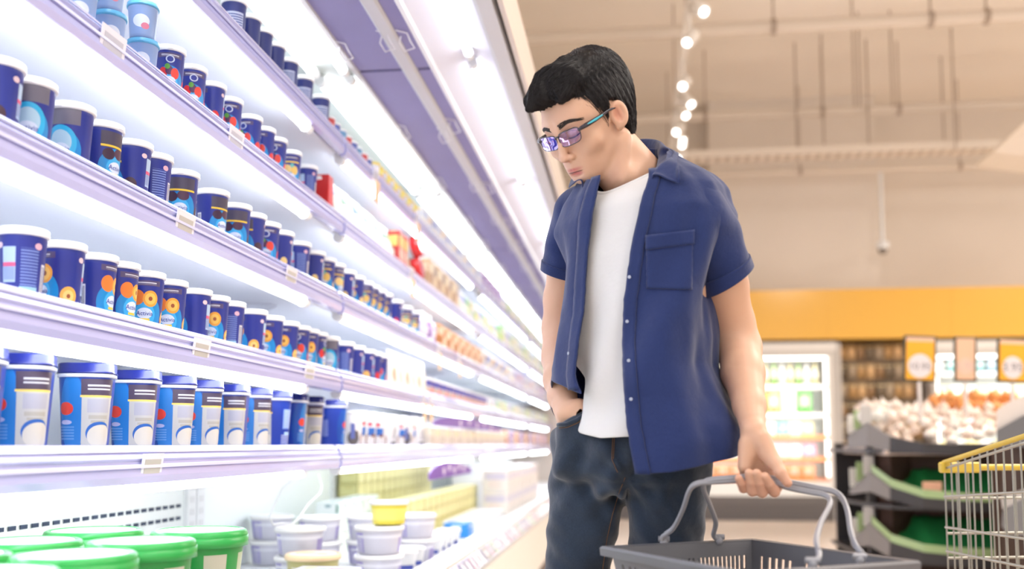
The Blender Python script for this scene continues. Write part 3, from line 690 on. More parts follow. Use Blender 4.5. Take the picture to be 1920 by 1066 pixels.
cheese(yc, SHZ[3] + .012, 'red waxed cheese round standing on edge, lower of two')
cheese(yc - .02, SHZ[3] + .112, 'red waxed cheese round standing on edge, upper of two')
e = run(4, 0, 868, 'box', .10, .12, .15, P_TAN, 'cheese_block', 'brown cheese carton', 'carton', y0=yc + .16)
e = run(4, 0, 940, 'pouch', .13, .05, .14, P_WHT + P_GRN, 'cheese_pouch', 'pale and green cheese pouch', 'cheese pouch', y0=e + .03)
e = run(4, 0, 1030, 'box', .16, .14, .14, P_GRN + P_WHT, 'milk_carton', 'green and white milk carton', 'carton', y0=e + .03, gap=.03)
# third shelf
e = run(3, 800, 826, 'bottle', .085, .085, .15, P_PUR, 'yogurt_bottle', 'white and purple yogurt bottle', 'bottle')
e = run(3, 0, 905, 'box', .105, .12, .125, P_ORG, 'cheese_carton', 'orange cheese carton', 'carton', y0=e + .05)
e = run(3, 0, 960, 'cup', .13, .13, .13, P_WHT, 'cream_tub', 'white cream tub', 'tub', y0=e + .05)
e = run(3, 0, 1030, 'box', .18, .14, .13, P_WHT + P_PUR, 'milk_carton', 'white milk carton', 'carton', y0=e + .03, gap=.03)
# second shelf
e = run(2, 736, 812, 'pouch', .115, .05, .155, [pack_mat((.84, .82, .76), (.78, .78, .74), (.62, .42, .3)), pack_mat((.86, .85, .80), (.8, .8, .76), (.75, .72, .6))], 'cheese_pouch', 'cream coloured cheese pouch', 'cheese pouch')
e = run(2, 0, 918, 'cup', .095, .095, .09, [pack_mat(W_, (.1, .1, .45), (.7, .55, .45)), pack_mat((.78, .74, .72), (.12, .1, .4), (.8, .3, .25))], 'cream_cheese_tub', 'small white tub with a blue mark', 'tub', y0=e + .03)
e = run(2, 0, 1030, 'box', .17, .14, .09, P_WHT + P_GRN, 'cheese_carton', 'flat pale carton', 'carton', y0=e + .03, gap=.02)
# lowest shelf
e = run(1, 0, 948, 'box', .13, .13, .105, [pack_mat((.62, .56, .50), (.7, .62, .5), (.5, .42, .38)), pack_mat((.70, .66, .60), (.75, .65, .4), (.6, .5, .45))], 'cheese_carton', 'greyish tan carton', 'carton', y0=cow_end + .03)
e = run(1, 0, 1034, 'box', .16, .14, .12, P_ORG + P_PUR, 'dessert_carton', 'orange or purple dessert carton', 'carton', y0=e + .04, gap=.03)
# purple arched shelf sign above the tan cartons
def purple_sign(u0, u1, z, h, lab):
    ya, yb = shelf_y(u0, XS + .01), shelf_y(u1, XS + .01)
    m = MB(); n = 16
    top = [(ya + (yb - ya) * i / n, z + h * (.35 + .65 * math.sin(math.pi * (i / n) ** .7))) for i in range(n + 1)]
    pts = [(ya, z)] + top + [(yb, z)]
    m.prism(pts, XS - .012, XS - .008, 0, 'x')
    for i in range(5): m.ball((XS - .0075, ya + (yb - ya) * (.3 + .12 * i), z + h * (.4 + .2 * (i % 2))), .02, 1, 6, (.1, 1.6, 1))
    o = m.build('shelf_sign', [mat('purple_card', (.16, .05, .40), .4), mat('pale_print', (.8, .7, .85), .4)])
    return tag(o, lab, 'sign', 'purple promotional signs')
purple_sign(820, 945, SHZ[0] + .108, .060, 'purple arched promotional sign above the tan cartons')
# ------------------------------------------------------------------ goods lying in the tank of the cabinets
DZ = .447
M_GB = label_mat('green_bucket_label', (.02, .33, .07), [('rect', .30, .45, .05, .36, (.55, .45, .38)), ('rect', .42, .45, .035, .36, (.25, .45, .2)), ('rect', .56, .45, .045, .36, (.62, .60, .50)), ('ell', .30, .5, .03, .14, (.75, .35, .3)), ('rect', .72, .45, .05, .36, (.5, .6, .4)), ('rect', .9, .45, .05, .36, (.6, .5, .42)), ('rect', .10, .45, .05, .36, (.6, .62, .5))])
M_GRN = mat('green_plastic', (.04, .42, .09), .3)
M_BEI = mat('beige_lid', (.88, .68, .42), .4)
M_TUBG = label_mat('grey_tub_label', (.60, .60, .70), [('rect', .30, .5, .08, .4, (.30, .26, .62)), ('rect', .5, .75, .2, .06, (.75, .76, .85)), ('lines', .33, .4, .04, .3, (.7, .7, .8), 12), ('rect', .75, .4, .08, .3, (.35, .3, .6))])
M_TUBO = label_mat('olive_tub_label', (.45, .42, .18), [('rect', .5, .5, .15, .3, (.62, .62, .5))])
M_TUBY = label_mat('yellow_tub_label', (.78, .68, .08), [('rect', .78, .5, .06, .5, (.5, .62, .08)), ('rect', .5, .5, .2, .3, (.88, .80, .2))])
M_TUBW = label_mat('white_tub_label', (.75, .76, .78), [('rect', .5, .3, .12, .12, (.05, .08, .42)), ('rect', .35, .3, .04, .12, (.05, .08, .42))])
def tub_parts(r, h, bm_, lm, key, sq=2.0, top=None, sy=1):
    b = MB(); b.lathe([(r * .80, 0), (r * .84, .003), (r * .97, h * .86)], 40, sq=sq, vr=(0, h * .86), sy=sy)
    l = MB(); l.lathe([(r * .96, h * .85), (r * 1.04, h * .85), (r * 1.05, h * .94), (r * 1.02, h * .985), (r * .97, h), (r * .92, h), (r * .90, h - .004)], 40, sq=sq, sy=sy)
    out = [('tub_body', b.mesh('tub_body', bm_)), ('lid', l.mesh('lid', lm))]
    if top:
        t = MB(); t.lathe([(r * .88, h - .0035), (r * .88, h - .0015)], 32, sq=sq, sy=sy)
        n = len(t.v)
        t.v += [(r * .88 * math.cos(a), r * .88 * sy * math.sin(a), h - .0012) for a in [2 * math.pi * i / 32 for i in range(32)]]
        t.f.append(tuple(range(n, n + 32))); t.mi.append(0); t.sm.append(False); t.uv.append([(.5 + .5 * math.cos(2 * math.pi * i / 32), .5 + .5 * math.sin(2 * math.pi * i / 32)) for i in range(32)])
        out.append(('lid_label', t.mesh('lid_label', top)))
    return out
M_TOPL = label_mat('lid_print', (.86, .86, .84), [('ell', .35, .6, .22, .2, (.85, .78, .3)), ('rect', .5, .5, .3, .07, (.45, .45, .7)), ('ell', .7, .4, .14, .14, (.55, .7, .3))])
GB = tub_parts(.085, .14, M_GB, M_GRN, 'g', top=mat('white_lid_top', (.86, .88, .87), .35)); gr = MB(); gr.lathe([(.083, .110), (.0905, .110), (.0905, .1285), (.085, .1285)], 40); GB.append(('green_rim', gr.mesh('green_rim', M_GRN)))
WB = tub_parts(.078, .090, M_TUBG, M_LIDW, 'w'); BB = tub_parts(.081, .115, M_TUBO, M_BEI, 'b', top=M_TOPL); YB = tub_parts(.062, .075, M_TUBY, M_LIDW, 'y', sq=3); SB = tub_parts(.05, .075, M_TUBW, M_LIDW, 's', sq=3); OB = tub_parts(.045, .07, label_mat('orange_tub', (.85, .5, .25), []), M_LIDW, 'o')
GL = tub_parts(.085, .14, M_GB, M_GRN, 'gg')
def put(parts, name, x, y, z, label, cat, group, rz=0, s=1):
    r = empty(name, (x, y, z), label, cat, group, rz + math.atan2(-x, y)); r.scale = (s, s, s)
    for nm, me in parts: link(nm, me, r)
    return r
# green buckets, two layers, near end
n = 0
xs = [-.825, -1.015, -1.205]
for c_, y in enumerate([.98, 1.19, 1.40, 1.61, 1.82]):
    for r_, x in enumerate(xs):
        if r_ == 2 and c_ in (3, 4): continue
        for lv in (0, 1):
            n += 1
            dx = rnd.uniform(-.006, .006)
            pt = GL if (r_ == 1 and c_ == 1 and lv) or (r_ == 2 and c_ == 2 and lv) else GB
            put(pt, 'green_bucket', x + dx, y - (.03 if r_ == 1 else 0), DZ + .001 + lv * .1405, 'green bucket, %s lid, %s layer, %s row in, %s from near end' % ('a green' if pt is GL else 'a white', ['bottom', 'top'][lv], ['first', 'second', 'third'][r_], ordw(c_)), 'bucket', 'green buckets in the cabinet tank', rnd.uniform(-.4, .4))
# round tubs (x, level base, parts)
def tubs_at(lst, parts, name, desc, cat, group, h):
    for k, (u, v, x) in enumerate(lst):
        p = at_x(u, v, x)         # v marks the top of the lid
        yield k, p
lo = .447
# printed flat pack at the bottom edge, leaning on the rail side
fp_ = at_z(625, 1060, .540)
q = MB(); q.bevbox(-.09, .09, -.12, .02, -.090, 0, .004); o = q.build('film_pack', label_mat('film_print', (.55, .60, .78), [('ell', .2, .7, .14, .18, (.85, .75, .3)), ('ell', .7, .6, .18, .2, (.75, .25, .3)), ('rect', .5, .25, .3, .08, (.85, .85, .9)), ('ell', .45, .5, .1, .14, (.25, .35, .7)), ('ell', .85, .2, .1, .12, (.8, .78, .3))])); o.location = (fp_.x - .0, fp_.y - .03, .540)
tag(o, 'flat pack with a colourful printed top in front of the beige-lidded tubs', 'food pack')
TAKEN = [(fp_.x - .04, fp_.y - .09, .05), (fp_.x + .04, fp_.y - .09, .05)]
def stackrow(parts, h, name, desc, cat, grp, spots, base, rad_=.066):
    good = []
    for x, y, lv in spots:
        x = min(x, -.735 - rad_)
        if all((x - a) ** 2 + (y - b_) ** 2 > (rad_ + c_ + .002) ** 2 for a, b_, c_ in TAKEN): TAKEN.append((x, y, rad_)); good.append((x, y, lv))
    for k, (x, y, lv) in enumerate(good):
        for l_ in range(lv):
            put(parts, name, x, y, base + l_ * (h + .0005), '%s, %s pile from the near end, %s' % (desc, ordw(k), ['bottom one', 'second up', 'third up', 'fourth up'][l_]), cat, grp, rnd.uniform(-.3, .3))
def spots_px(lst, z): return [(at_z(u, v, z).x, at_z(u, v, z).y, n_) for u, v, n_ in lst]
stackrow(BB, .115, 'spread_tub', 'round tub with a beige lid', 'tub', 'beige-lidded tubs', spots_px([(587, 1036, 1), (697, 1033, 1), (500, 1038, 1)], lo + .115) + [(-1.26, 2.0, 2)], lo, .086)
stackrow(WB, .090, 'margarine_tub', 'round lilac margarine tub with a white lid', 'tub', 'white-lidded margarine tubs', spots_px([(740, 984, 2), (650, 985, 2), (563, 986, 2), (480, 986, 2), (600, 966, 2), (690, 964, 2), (510, 964, 2), (780, 962, 2)], lo + .181), lo, .083)
stackrow(SB, .075, 'cream_cheese_tub', 'square white tub with a navy band', 'tub', 'square white tubs', [(-.80, 3.42 + .125 * k, 1) for k in range(8)] + [(-.925, 3.48 + .125 * k, 1) for k in range(7)], lo, .058)
# yellow tub on top of the margarine pile, orange tub behind
yy_ = at_z(760, 938, lo + .257)
put(YB, 'spread_tub', min(yy_.x, -.80), yy_.y, lo + .182, 'yellow tub with a white lid on top of the margarine piles', 'tub', None)
put(OB, 'spread_tub', -1.06, 3.85, lo + .001, 'orange tub with a white lid beside the square white tubs', 'tub', None)
# boxes: butter stacks etc.
M_BUT = label_mat('butter_foil', (.60, .55, .22), [('rect', .5, .5, .44, .40, (.80, .76, .36)), ('rect', .5, .75, .2, .05, (.70, .60, .2))])
M_MINT = label_mat('mint_carton', (.78, .85, .82), [('rect', .5, .5, .40, .3, (.80, .86, .84)), ('ell', .5, .7, .14, .14, (.28, .42, .45)), ('rect', .9, .45, .05, .35, (.15, .32, .25))])
def wall_of(kind_m, name, desc, cat, grp, x, ys, z, w, h, d, rows):
    q = MB(); q.bevbox(-d / 2, d / 2, -w / 2, w / 2, 0, h, .003); me = q.mesh(name, kind_m)
    for k, y in enumerate(ys):
        for r_ in range(rows):
            o = link(name, me); o.location = (x, y, z + r_ * (h + .001)); o.rotation_euler.z = rnd.uniform(-.03, .03)
            tag(o, '%s, %s from the near end, %s layer' % (desc, ordw(k), ['bottom', 'second', 'third', 'fourth', 'fifth', 'sixth'][r_]), cat, grp)
wall_of(M_MINT, 'butter_carton', 'mint white butter carton', 'butter carton', 'mint white butter cartons', -1.22, [shelf_y(622, -1.22, .62) + .125 * k for k in range(5)], lo, .115, .052, .1, 4)
wall_of(M_BUT, 'butter_block', 'butter block in pale yellow foil', 'butter block', 'yellow butter blocks at the back', -1.36, [shelf_y(660, -1.36, .75) + .125 * k for k in range(14)], lo, .115, .062, .1, 5)
wall_of(M_BUT, 'butter_block', 'gold foil butter block nearer the aisle', 'butter block', 'yellow butter blocks in front', -1.05, [shelf_y(738, -1.05, .62) + .15 * k for k in range(14)], lo, .135, .062, .12, 3)
bb = MB().bevbox(-.06, .06, -.07, .07, 0, .07, .004).build('cheese_box', label_mat('blue_carton', (.02, .22, .62), [('rect', .5, .8, .2, .08, (.7, .8, .9))])); bb.location = (-.83, shelf_y(860, -.83, .5), lo); tag(bb, 'small blue carton lying alone among the white tubs', 'box')
for k in range(6):
    m = MB().bevbox(-.09, .09, -.07, .07, 0, .06, .005).build('cheese_pack', label_mat('pale_pack', (.78, .80, .82), [('rect', .5, .5, .3, .3, (.7, .74, .80))])); m.location = (-.86, 5.0 + k * .17, lo)
    tag(m, 'pale shrink-wrapped cheese pack near the rail, %s from the near end' % ordw(k), 'cheese pack', 'pale cheese packs near the rail')
# white cartons/tubs further
wall_of(pack_mat(W_, (.75, .75, .78), (.85, .84, .82)), 'milk_carton', 'white carton deep in the far tank', 'carton', 'white cartons in the far tank', -1.15, [6.95 + .215 * k for k in range(9)], lo, .2, .14, .2, 2)
wall_of(pack_mat(W_, (.62, .60, .75), (.80, .72, .70)), 'yogurt_multipack', 'whitish multipack along the far rail', 'multipack', 'multipacks along the far rail', -.86, [6.3 + .26 * k for k in range(8)], lo, .2, .14, .16, 2)
# loose white power cable hanging under the lowest shelf
pc = [at_x(u, v, -1.12) for u, v in [(548, 900), (530, 915), (512, 950), (505, 970), (512, 983), (530, 980), (548, 982), (560, 972), (578, 945), (600, 925), (604, 910), (598, 890)]]
MB().tube(pc, .003, 6).build('power_cable', M_CAP); tag(bpy.data.objects['power_cable'], 'thin white cable loop hanging below the lowest shelf', 'cable')
purple = MB()
purple_sign(812, 890, SHZ[0] - .155, .08, 'purple promotional sign hanging below the lowest shelf')
# end sockets with loose leads under shelves
# ------------------------------------------------------------------ smooth bodies: signed distances and a surface-net mesher
def V3(p): return np.array(p, dtype=np.float32)
def sd_cone(P, a, b, r1, r2):
    a = V3(a); b = V3(b); ba = b - a; pa = P - a
    h = np.clip((pa @ ba) / max(float(ba @ ba), 1e-9), 0, 1)
    d = pa - h[..., None] * ba
    return np.sqrt((d * d).sum(-1)) - (r1 + (r2 - r1) * h)
def sd_ell(P, c, r, R=None):
    q = P - V3(c)
    if R is not None: q = q @ np.array(R, dtype=np.float32)      # R columns: the ellipsoid's own axes
    r = V3(r); k0 = np.sqrt(((q / r) ** 2).sum(-1)); k1 = np.sqrt(((q / (r * r)) ** 2).sum(-1)) + 1e-9
    return k0 * (k0 - 1) / k1
def smin(a, b, k):
    h = np.clip(.5 + .5 * (b - a) / k, 0, 1); return b + (a - b) * h - k * h * (1 - h)
def smax(a, b, k): return -smin(-a, -b, k)
def surface_net(fn, lo, hi, vs):
    lo = np.array(lo, float); hi = np.array(hi, float)
    n = np.ceil((hi - lo) / vs).astype(int) + 1
    ax = [np.float32(lo[i]) + np.arange(n[i], dtype=np.float32) * np.float32(vs) for i in range(3)]
    D = np.empty(n, dtype=np.float32)
    for i0 in range(0, n[0], 24):
        G = np.stack(np.meshgrid(ax[0][i0:i0 + 24], ax[1], ax[2], indexing='ij'), -1)
        D[i0:i0 + 24] = fn(G)
    S = D < 0
    c = np.zeros(n - 1, dtype=np.int8)
    for dx in (0, 1):
        for dy in (0, 1):
            for dz in (0, 1): c += S[dx:n[0] - 1 + dx, dy:n[1] - 1 + dy, dz:n[2] - 1 + dz]
    act = (c > 0) & (c < 8); idx = -np.ones(n - 1, dtype=np.int64); I = np.argwhere(act); idx[act] = np.arange(len(I))
    acc = np.zeros((len(I), 3)); cnt = np.zeros(len(I))
    for a in range(3):
        o1, o2 = [k for k in range(3) if k != a]
        for s1 in (0, 1):
            for s2 in (0, 1):
                A = I.copy(); A[:, o1] += s1; A[:, o2] += s2; B = A.copy(); B[:, a] += 1
                da = D[A[:, 0], A[:, 1], A[:, 2]]; db = D[B[:, 0], B[:, 1], B[:, 2]]
                m = (da < 0) != (db < 0); t = np.where(m, da / (da - db + 1e-20), 0)
                p = A.astype(float); p[:, a] += t; acc[m] += p[m]; cnt[m] += 1
    Vt = lo + acc / cnt[:, None] * vs
    F = []
    for a in range(3):
        o1, o2 = (a + 1) % 3, (a + 2) % 3
        sl = [slice(None)] * 3; s2 = [slice(None)] * 3; sl[a] = slice(0, n[a] - 1); s2[a] = slice(1, n[a])
        A = S[tuple(sl)]; B = S[tuple(s2)]; E = np.argwhere(A != B)
        ok = (E[:, o1] > 0) & (E[:, o2] > 0) & (E[:, o1] < n[o1] - 1) & (E[:, o2] < n[o2] - 1); E = E[ok]
        def g(d1, d2):
            q = E.copy(); q[:, o1] += d1; q[:, o2] += d2; return idx[q[:, 0], q[:, 1], q[:, 2]]
        q = np.stack([g(-1, -1), g(0, -1), g(0, 0), g(-1, 0)], 1)
        ins = A[E[:, 0], E[:, 1], E[:, 2]]; q[~ins] = q[~ins][:, ::-1]; F.append(q)
    F = np.concatenate(F)
    # light smoothing
    for _ in range(2):
        sm = np.zeros_like(Vt); k = np.zeros(len(Vt))
        for j in range(4):
            np.add.at(sm, F[:, j], Vt[F[:, (j + 1) % 4]]); np.add.at(k, F[:, j], 1)
            np.add.at(sm, F[:, (j + 1) % 4], Vt[F[:, j]]); np.add.at(k, F[:, (j + 1) % 4], 1)
        k = np.maximum(k, 1); Vt = Vt * .5 + sm / k[:, None] * .5
    return Vt, F
def np_mesh(name, Vt, F, m):
    me = bpy.data.meshes.new(name)
    me.vertices.add(len(Vt)); me.vertices.foreach_set('co', np.asarray(Vt, dtype=np.float32).ravel())
    me.loops.add(F.size); me.loops.foreach_set('vertex_index', F.astype(np.int32).ravel())
    me.polygons.add(len(F)); me.polygons.foreach_set('loop_start', np.arange(len(F), dtype=np.int32) * 4)
    me.polygons.foreach_set('use_smooth', np.ones(len(F), dtype=bool))
    for q in (m if isinstance(m, (list, tuple)) else [m]): me.materials.append(q)
    me.update(calc_edges=True); me.validate(); return me
def merge(parts):
    Vs = []; Fs = []; n = 0
    for v, f in parts: Vs.append(v); Fs.append(f + n); n += len(v)
    return np.concatenate(Vs), np.concatenate(Fs)
# ------------------------------------------------------------------ the man
PY = 1.90
def W(u, v, dy=0.0): return at_y(u, v, PY + dy)
def skin_mat():
    m = mat('skin', (.64, .39, .27), .48, sss=.12, spec=.4)
    nt = m.node_tree; b = nt.nodes['Principled BSDF']
    at = nt.nodes.new('ShaderNodeVertexColor'); at.layer_name = 'tone'
    tc = nt.nodes.new('ShaderNodeTexCoord'); n = nt.nodes.new('ShaderNodeTexNoise'); n.inputs['Scale'].default_value = 25; n.inputs['Detail'].default_value = 3
    nt.links.new(tc.outputs['Object'], n.inputs['Vector'])
    mx = nt.nodes.new('ShaderNodeMix'); mx.data_type = 'RGBA'; mx.blend_type = 'MULTIPLY'; mx.inputs[0].default_value = .2
    cr = nt.nodes.new('ShaderNodeValToRGB'); cr.color_ramp.elements[0].color = (.86, .72, .68, 1); cr.color_ramp.elements[1].color = (1, 1, 1, 1)
    cr.color_ramp.elements[0].position = .3; cr.color_ramp.elements[1].position = .65
    nt.links.new(n.outputs['Fac'], cr.inputs[0]); nt.links.new(at.outputs['Color'], mx.inputs[6]); nt.links.new(cr.outputs[0], mx.inputs[7])
    nt.links.new(mx.outputs[2], b.inputs['Base Color'])
    return m
M_SKIN = skin_mat()
# ---- head, in its own frame: face towards -y, his left +x, origin in the middle of the head
HY_, HP_, HR_ = math.radians(-48), math.radians(35), math.radians(3)
HROT = Matrix.Rotation(HY_, 3, 'Z') @ Matrix.Rotation(HP_, 3, 'X') @ Matrix.Rotation(HR_, 3, 'Y')
HS = .955
EAR_L = Vector((.076, .014, -.004))
HC = W(1156, 219, -.07 + .0) - HROT @ (EAR_L * HS)
HM = Matrix.Translation(HC) @ (HROT.to_4x4()) @ Matrix.Scale(HS, 4)
HMI_ = HM.inverted(); KF = .80
def HW(p):
    p = Vector(p)
    return HM @ (Vector((p.x, p.y * KF, p.z)) if p.y < 0 else p)
def HI(q):
    p = HMI_ @ q
    return Vector((p.x, p.y / KF, p.z)) if p.y < 0 else p
def warp(V):
    V = V.copy(); V[:, 1] = np.where(V[:, 1] < 0, V[:, 1] * KF, V[:, 1]); return V
NECK_B = HI(W(1192, 345, .045))          # base of the neck in head space
NECK_F = HI(W(1172, 356, -.005))
def head_sdf(P):
    P = P.copy(); z_ = P[..., 2]; P[..., 2] = np.where(z_ < -.03, -.03 + (z_ + .03) / np.clip(.84 + (-.13 - z_) * 2, .84, 1.0), z_)
    Q = P.copy(); Q[..., 0] = np.abs(P[..., 0])          # mirrored for the symmetric features
    d = sd_ell(P, (0, .016, .034), (.0765, .098, .083))
    d = smin(d, sd_ell(P, (0, -.028, .012), (.066, .070, .085)), .03)
    d = smin(d, sd_ell(P, (0, -.020, -.050), (.054, .064, .048)), .03)
    d = smin(d, sd_cone(Q, (.052, .004, -.050), (.022, -.066, -.093), .014, .013), .03)
    d = smin(d, sd_ell(P, (0, -.079, -.094), (.021, .017, .017)), .022)
    d = smin(d, sd_ell(P, (0, -.072, -.062), (.034, .027, .030)), .022)      # mouth mound
    d = smin(d, sd_ell(Q, (.046, -.060, -.020), (.022, .022, .020)), .025)   # cheek bones
    d = smin(d, sd_cone(Q, (.010, -.087, .034), (.046, -.070, .034), .0095, .0075), .016)
    # eye hollows
    d = smax(d, -sd_ell(Q, (.031, -.1005, .0105), (.019, .0125, .0125)), .012)
    # eyelids over the balls, looking down
    lid = sd_ell(Q, (.0315, -.0745, .0095), (.0155, .0145, .0125))
    lid = smax(lid, -sd_cone(Q, (.017, -.0895, .0015), (.046, -.083, .0025), .0011, .0011), .001)
    d = smin(d, lid, .004)
    # nose
    d = smin(d, sd_cone(P, (0, -.090, .020), (0, -.111, -.028), .0075, .0092), .010)
    d = smin(d, sd_ell(P, (0, -.1125, -.031), (.0105, .0105, .0095)), .006)
    d = smin(d, sd_ell(Q, (.0125, -.1015, -.0345), (.0080, .0105, .0075)), .005)
    d = smin(d, sd_cone(P, (0, -.106, -.038), (0, -.096, -.046), .005, .004), .006)
    d = smax(d, -sd_ell(Q, (.0062, -.106, -.0415), (.0035, .005, .003)), .002)
    # lips
    d = smin(d, sd_cone(Q, (.0, -.0985, -.0605), (.021, -.0855, -.0640), .0044, .0022), .004)
    d = smin(d, sd_cone(Q, (.0, -.0965, -.0700), (.018, -.0850, -.0665), .0058, .0028), .004)
    d = smax(d, -sd_cone(Q, (.0, -.1025, -.0650), (.024, -.0865, -.0655), .0011, .0009), .002)
    d = smax(d, -sd_ell(P, (0, -.0965, -.0800), (.016, .006, .0045)), .006)
    # ears
    Re = Matrix.Rotation(math.radians(-14), 3, 'X').to_3x3() @ Matrix.Rotation(math.radians(-24), 3, 'Z')
    Re = np.array(Re)
    e = sd_ell(Q, (.083, .017, .000), (.0070, .0190, .0270), Re)
    e = smin(e, sd_ell(Q, (.077, .010, -.023), (.006, .009, .009)), .006)
    e = smax(e, -sd_ell(Q, (.0905, .0120, .002), (.0105, .0130, .0180), Re), .003)
    e = smin(e, sd_cone(Q, (.078, .004, -.008), (.0775, .014, -.016), .0042, .004), .004)
    e = smin(e, sd_cone(Q, (.084, .019, .014), (.084, .020, -.010), .0028, .0026), .003)
    d = smin(d, e, .005)
    # neck
    d = smin(d, sd_cone(P, (0, .030, -.045), NECK_B, .054, .062), .022)
    d = smin(d, sd_cone(P, (0, -.012, -.085), NECK_F, .030, .045), .030)
    d = smin(d, sd_cone(P, (.060, .025, -.05), HI(W(1172, 350, -.035)), .013, .010), .020)    # neck muscle
    return d
nb = min(NECK_B[2], NECK_F[2]) - .03
Vh, Fh = surface_net(head_sdf, (-.10, -.130, min(nb, -.22)), (.115, .135, .130), .0017)
hl = Vh.copy()
Vh = warp(Vh) @ (np.array(HROT).T * HS) + np.array(HC)
def tone_of(local):
    base = np.tile(np.array([.64, .39, .27]), (len(local), 1))
    x, y, z = np.abs(local[:, 0]), local[:, 1], local[:, 2]
    def blob(c, r, col, k):
        g = np.exp(-(((x - c[0]) / r[0]) ** 2 + ((y - c[1]) / r[1]) ** 2 + ((z - c[2]) / r[2]) ** 2) ** 2) * k
        base[:] = base * (1 - g[:, None]) + np.array(col) * g[:, None]
    blob((.0, -.096, -.0605), (.021, .020, .0042), (.48, .15, .13), .95)
    blob((.0, -.096, -.0700), (.018, .020, .0050), (.58, .19, .17), .95)
    blob((.0, -.098, -.0655), (.023, .02, .0012), (.20, .07, .06), .8)
    blob((.082, .014, .0), (.010, .012, .018), (.58, .26, .18), .75)
    blob((.0, -.112, -.032), (.016, .012, .012), (.72, .40, .30), .4)
    blob((.0, -.09, -.085), (.03, .03, .010), (.62, .42, .33), .25)
    return base
tone_h = tone_of(hl)
# ---- left arm and the hand closed on the basket handles
HYY = -.20
def hand_sdf(P):
    d = None
    def add(x, k=.010):
        nonlocal d
        d = x if d is None else smin(d, x, k)
    wr = W(1413, 808, HYY + .015)
    mc = {'p': W(1398, 882, HYY + .018), 'r': W(1411, 889, HYY + .023), 'm': W(1427, 890, HYY + .024), 'i': W(1444, 886, HYY + .018)}
    add(sd_cone(P, wr, W(1406, 848, HYY + .014), .0200, .0165))
    for k, r in (('p', .0105), ('r', .0112), ('m', .0115), ('i', .0118)):
        add(sd_cone(P, wr, mc[k], .0135, r), .008)
    add(sd_cone(P, W(1427, 822, HYY + .004), W(1449, 866, HYY - .010), .0165, .0135), .007)      # thenar
    add(sd_cone(P, W(1399, 832, HYY + .010), W(1396, 874, HYY + .006), .0125, .0115), .008)      # little-finger side
    d = smax(d, -sd_ell(P, W(1421, 866, HYY - .022), (.016, .010, .018)), .012)                   # hollow of the palm
    FG = [((1396, 906, .013), (1394, 915, -.010), (1385, 896, -.022), .0080, 'p'),
          ((1410, 916, .017), (1411, 921, -.013), (1404, 886, -.026), .0088, 'r'),
          ((1427, 918, .018), (1429, 923, -.014), (1419, 887, -.029), .0092, 'm'),
          ((1456, 912, .014), (1452, 922, -.014), (1434, 893, -.029), .0092, 'i')]
    for a, b_, c_, r, k in FG:
        A = W(a[0], a[1], HYY + a[2]); B = W(b_[0], b_[1], HYY + b_[2]); C_ = W(c_[0], c_[1], HYY + c_[2])
        f1 = sd_cone(P, mc[k], A, r * 1.15, r * 1.05)
        f1 = smin(f1, sd_cone(P, A, B, r * 1.04, r), .003)
        mid = (B + C_) / 2 + Vector((0, -.0015, 0))
        f1 = smin(f1, sd_cone(P, B, mid, r, r * .90), .002); f1 = smin(f1, sd_cone(P, mid, C_, r * .90, r * .82), .002)
        add(f1, .0014)
    t = sd_cone(P, W(1438, 850, HYY - .004), W(1454, 869, HYY - .016), .0130, .0110)
    t = smin(t, sd_cone(P, W(1454, 869, HYY - .016), W(1464, 886, HYY - .027), .0104, .0098), .004)
    t = smin(t, sd_cone(P, W(1464, 886, HYY - .027), W(1477, 905, HYY - .031), .0096, .0074), .003)
    add(t, .004)
    return d
ARM = [(1320, 408, -.095, .042), (1345, 480, -.065, .044), (1358, 535, -.035, .043), (1374, 605, .005, .0400), (1385, 650, .008, .0415), (1393, 700, -.050, .0385), (1405, 760, -.125, .0275), (1413, 808, -.180, .0208)]
def arm_sdf(P, L, ell=None):
    d = None
    for a, b_ in zip(L, L[1:]):
        x = sd_cone(P, W(*a[:3]), W(*b_[:3]), a[3], b_[3]); d = x if d is None else smin(d, x, .012)
    return d
def larm(P): return smin(arm_sdf(P, ARM), hand_sdf(P), .008)
cut_z = W(1412, 775, -.17).z
lo = W(1290, 770, -.30); hi = W(1450, 380, .07)
A1 = surface_net(lambda P: arm_sdf(P, ARM), (lo.x, PY - .26, cut_z - .004), (W(1470, 700, 0).x, PY + .08, W(1335, 330, -.1).z), .0032)
A2 = surface_net(larm, (W(1365, 850, -.2).x, PY + HYY - .055, W(1400, 945, HYY).z), (W(1500, 850, -.1).x, PY - .05, cut_z + .0), .0014)
# ---- right arm, hand in the pocket
RARM = [(1088, 418, .120, .038), (1064, 500, .158, .041), (1054, 560, .18, .0385), (1051, 615, .195, .0385), (1050, 670, .155, .0375), (1049, 712, .085, .0315), (1054, 742, .035, .0265)]
def rhand(P):
    d = sd_cone(P, W(1054, 742, .035), W(1066, 775, -.020), .0265, .024)
    for u, u2, dy in ((1050, 1062, .025), (1064, 1075, .005), (1078, 1090, -.010), (1088, 1100, -.012)):
        d = smin(d, sd_cone(P, W(u + 2, 762, dy - .022), W(u2, 812, dy - .030), .0145, .0125), .009)
    return d
def rarm(P): return smin(arm_sdf(P, RARM), rhand(P), .014)
A3 = surface_net(rarm, (W(1000, 700, .1).x, PY - .05, W(1070, 830, 0).z), (W(1125, 600, .1).x, PY + .26, W(1080, 340, .1).z), .0028)
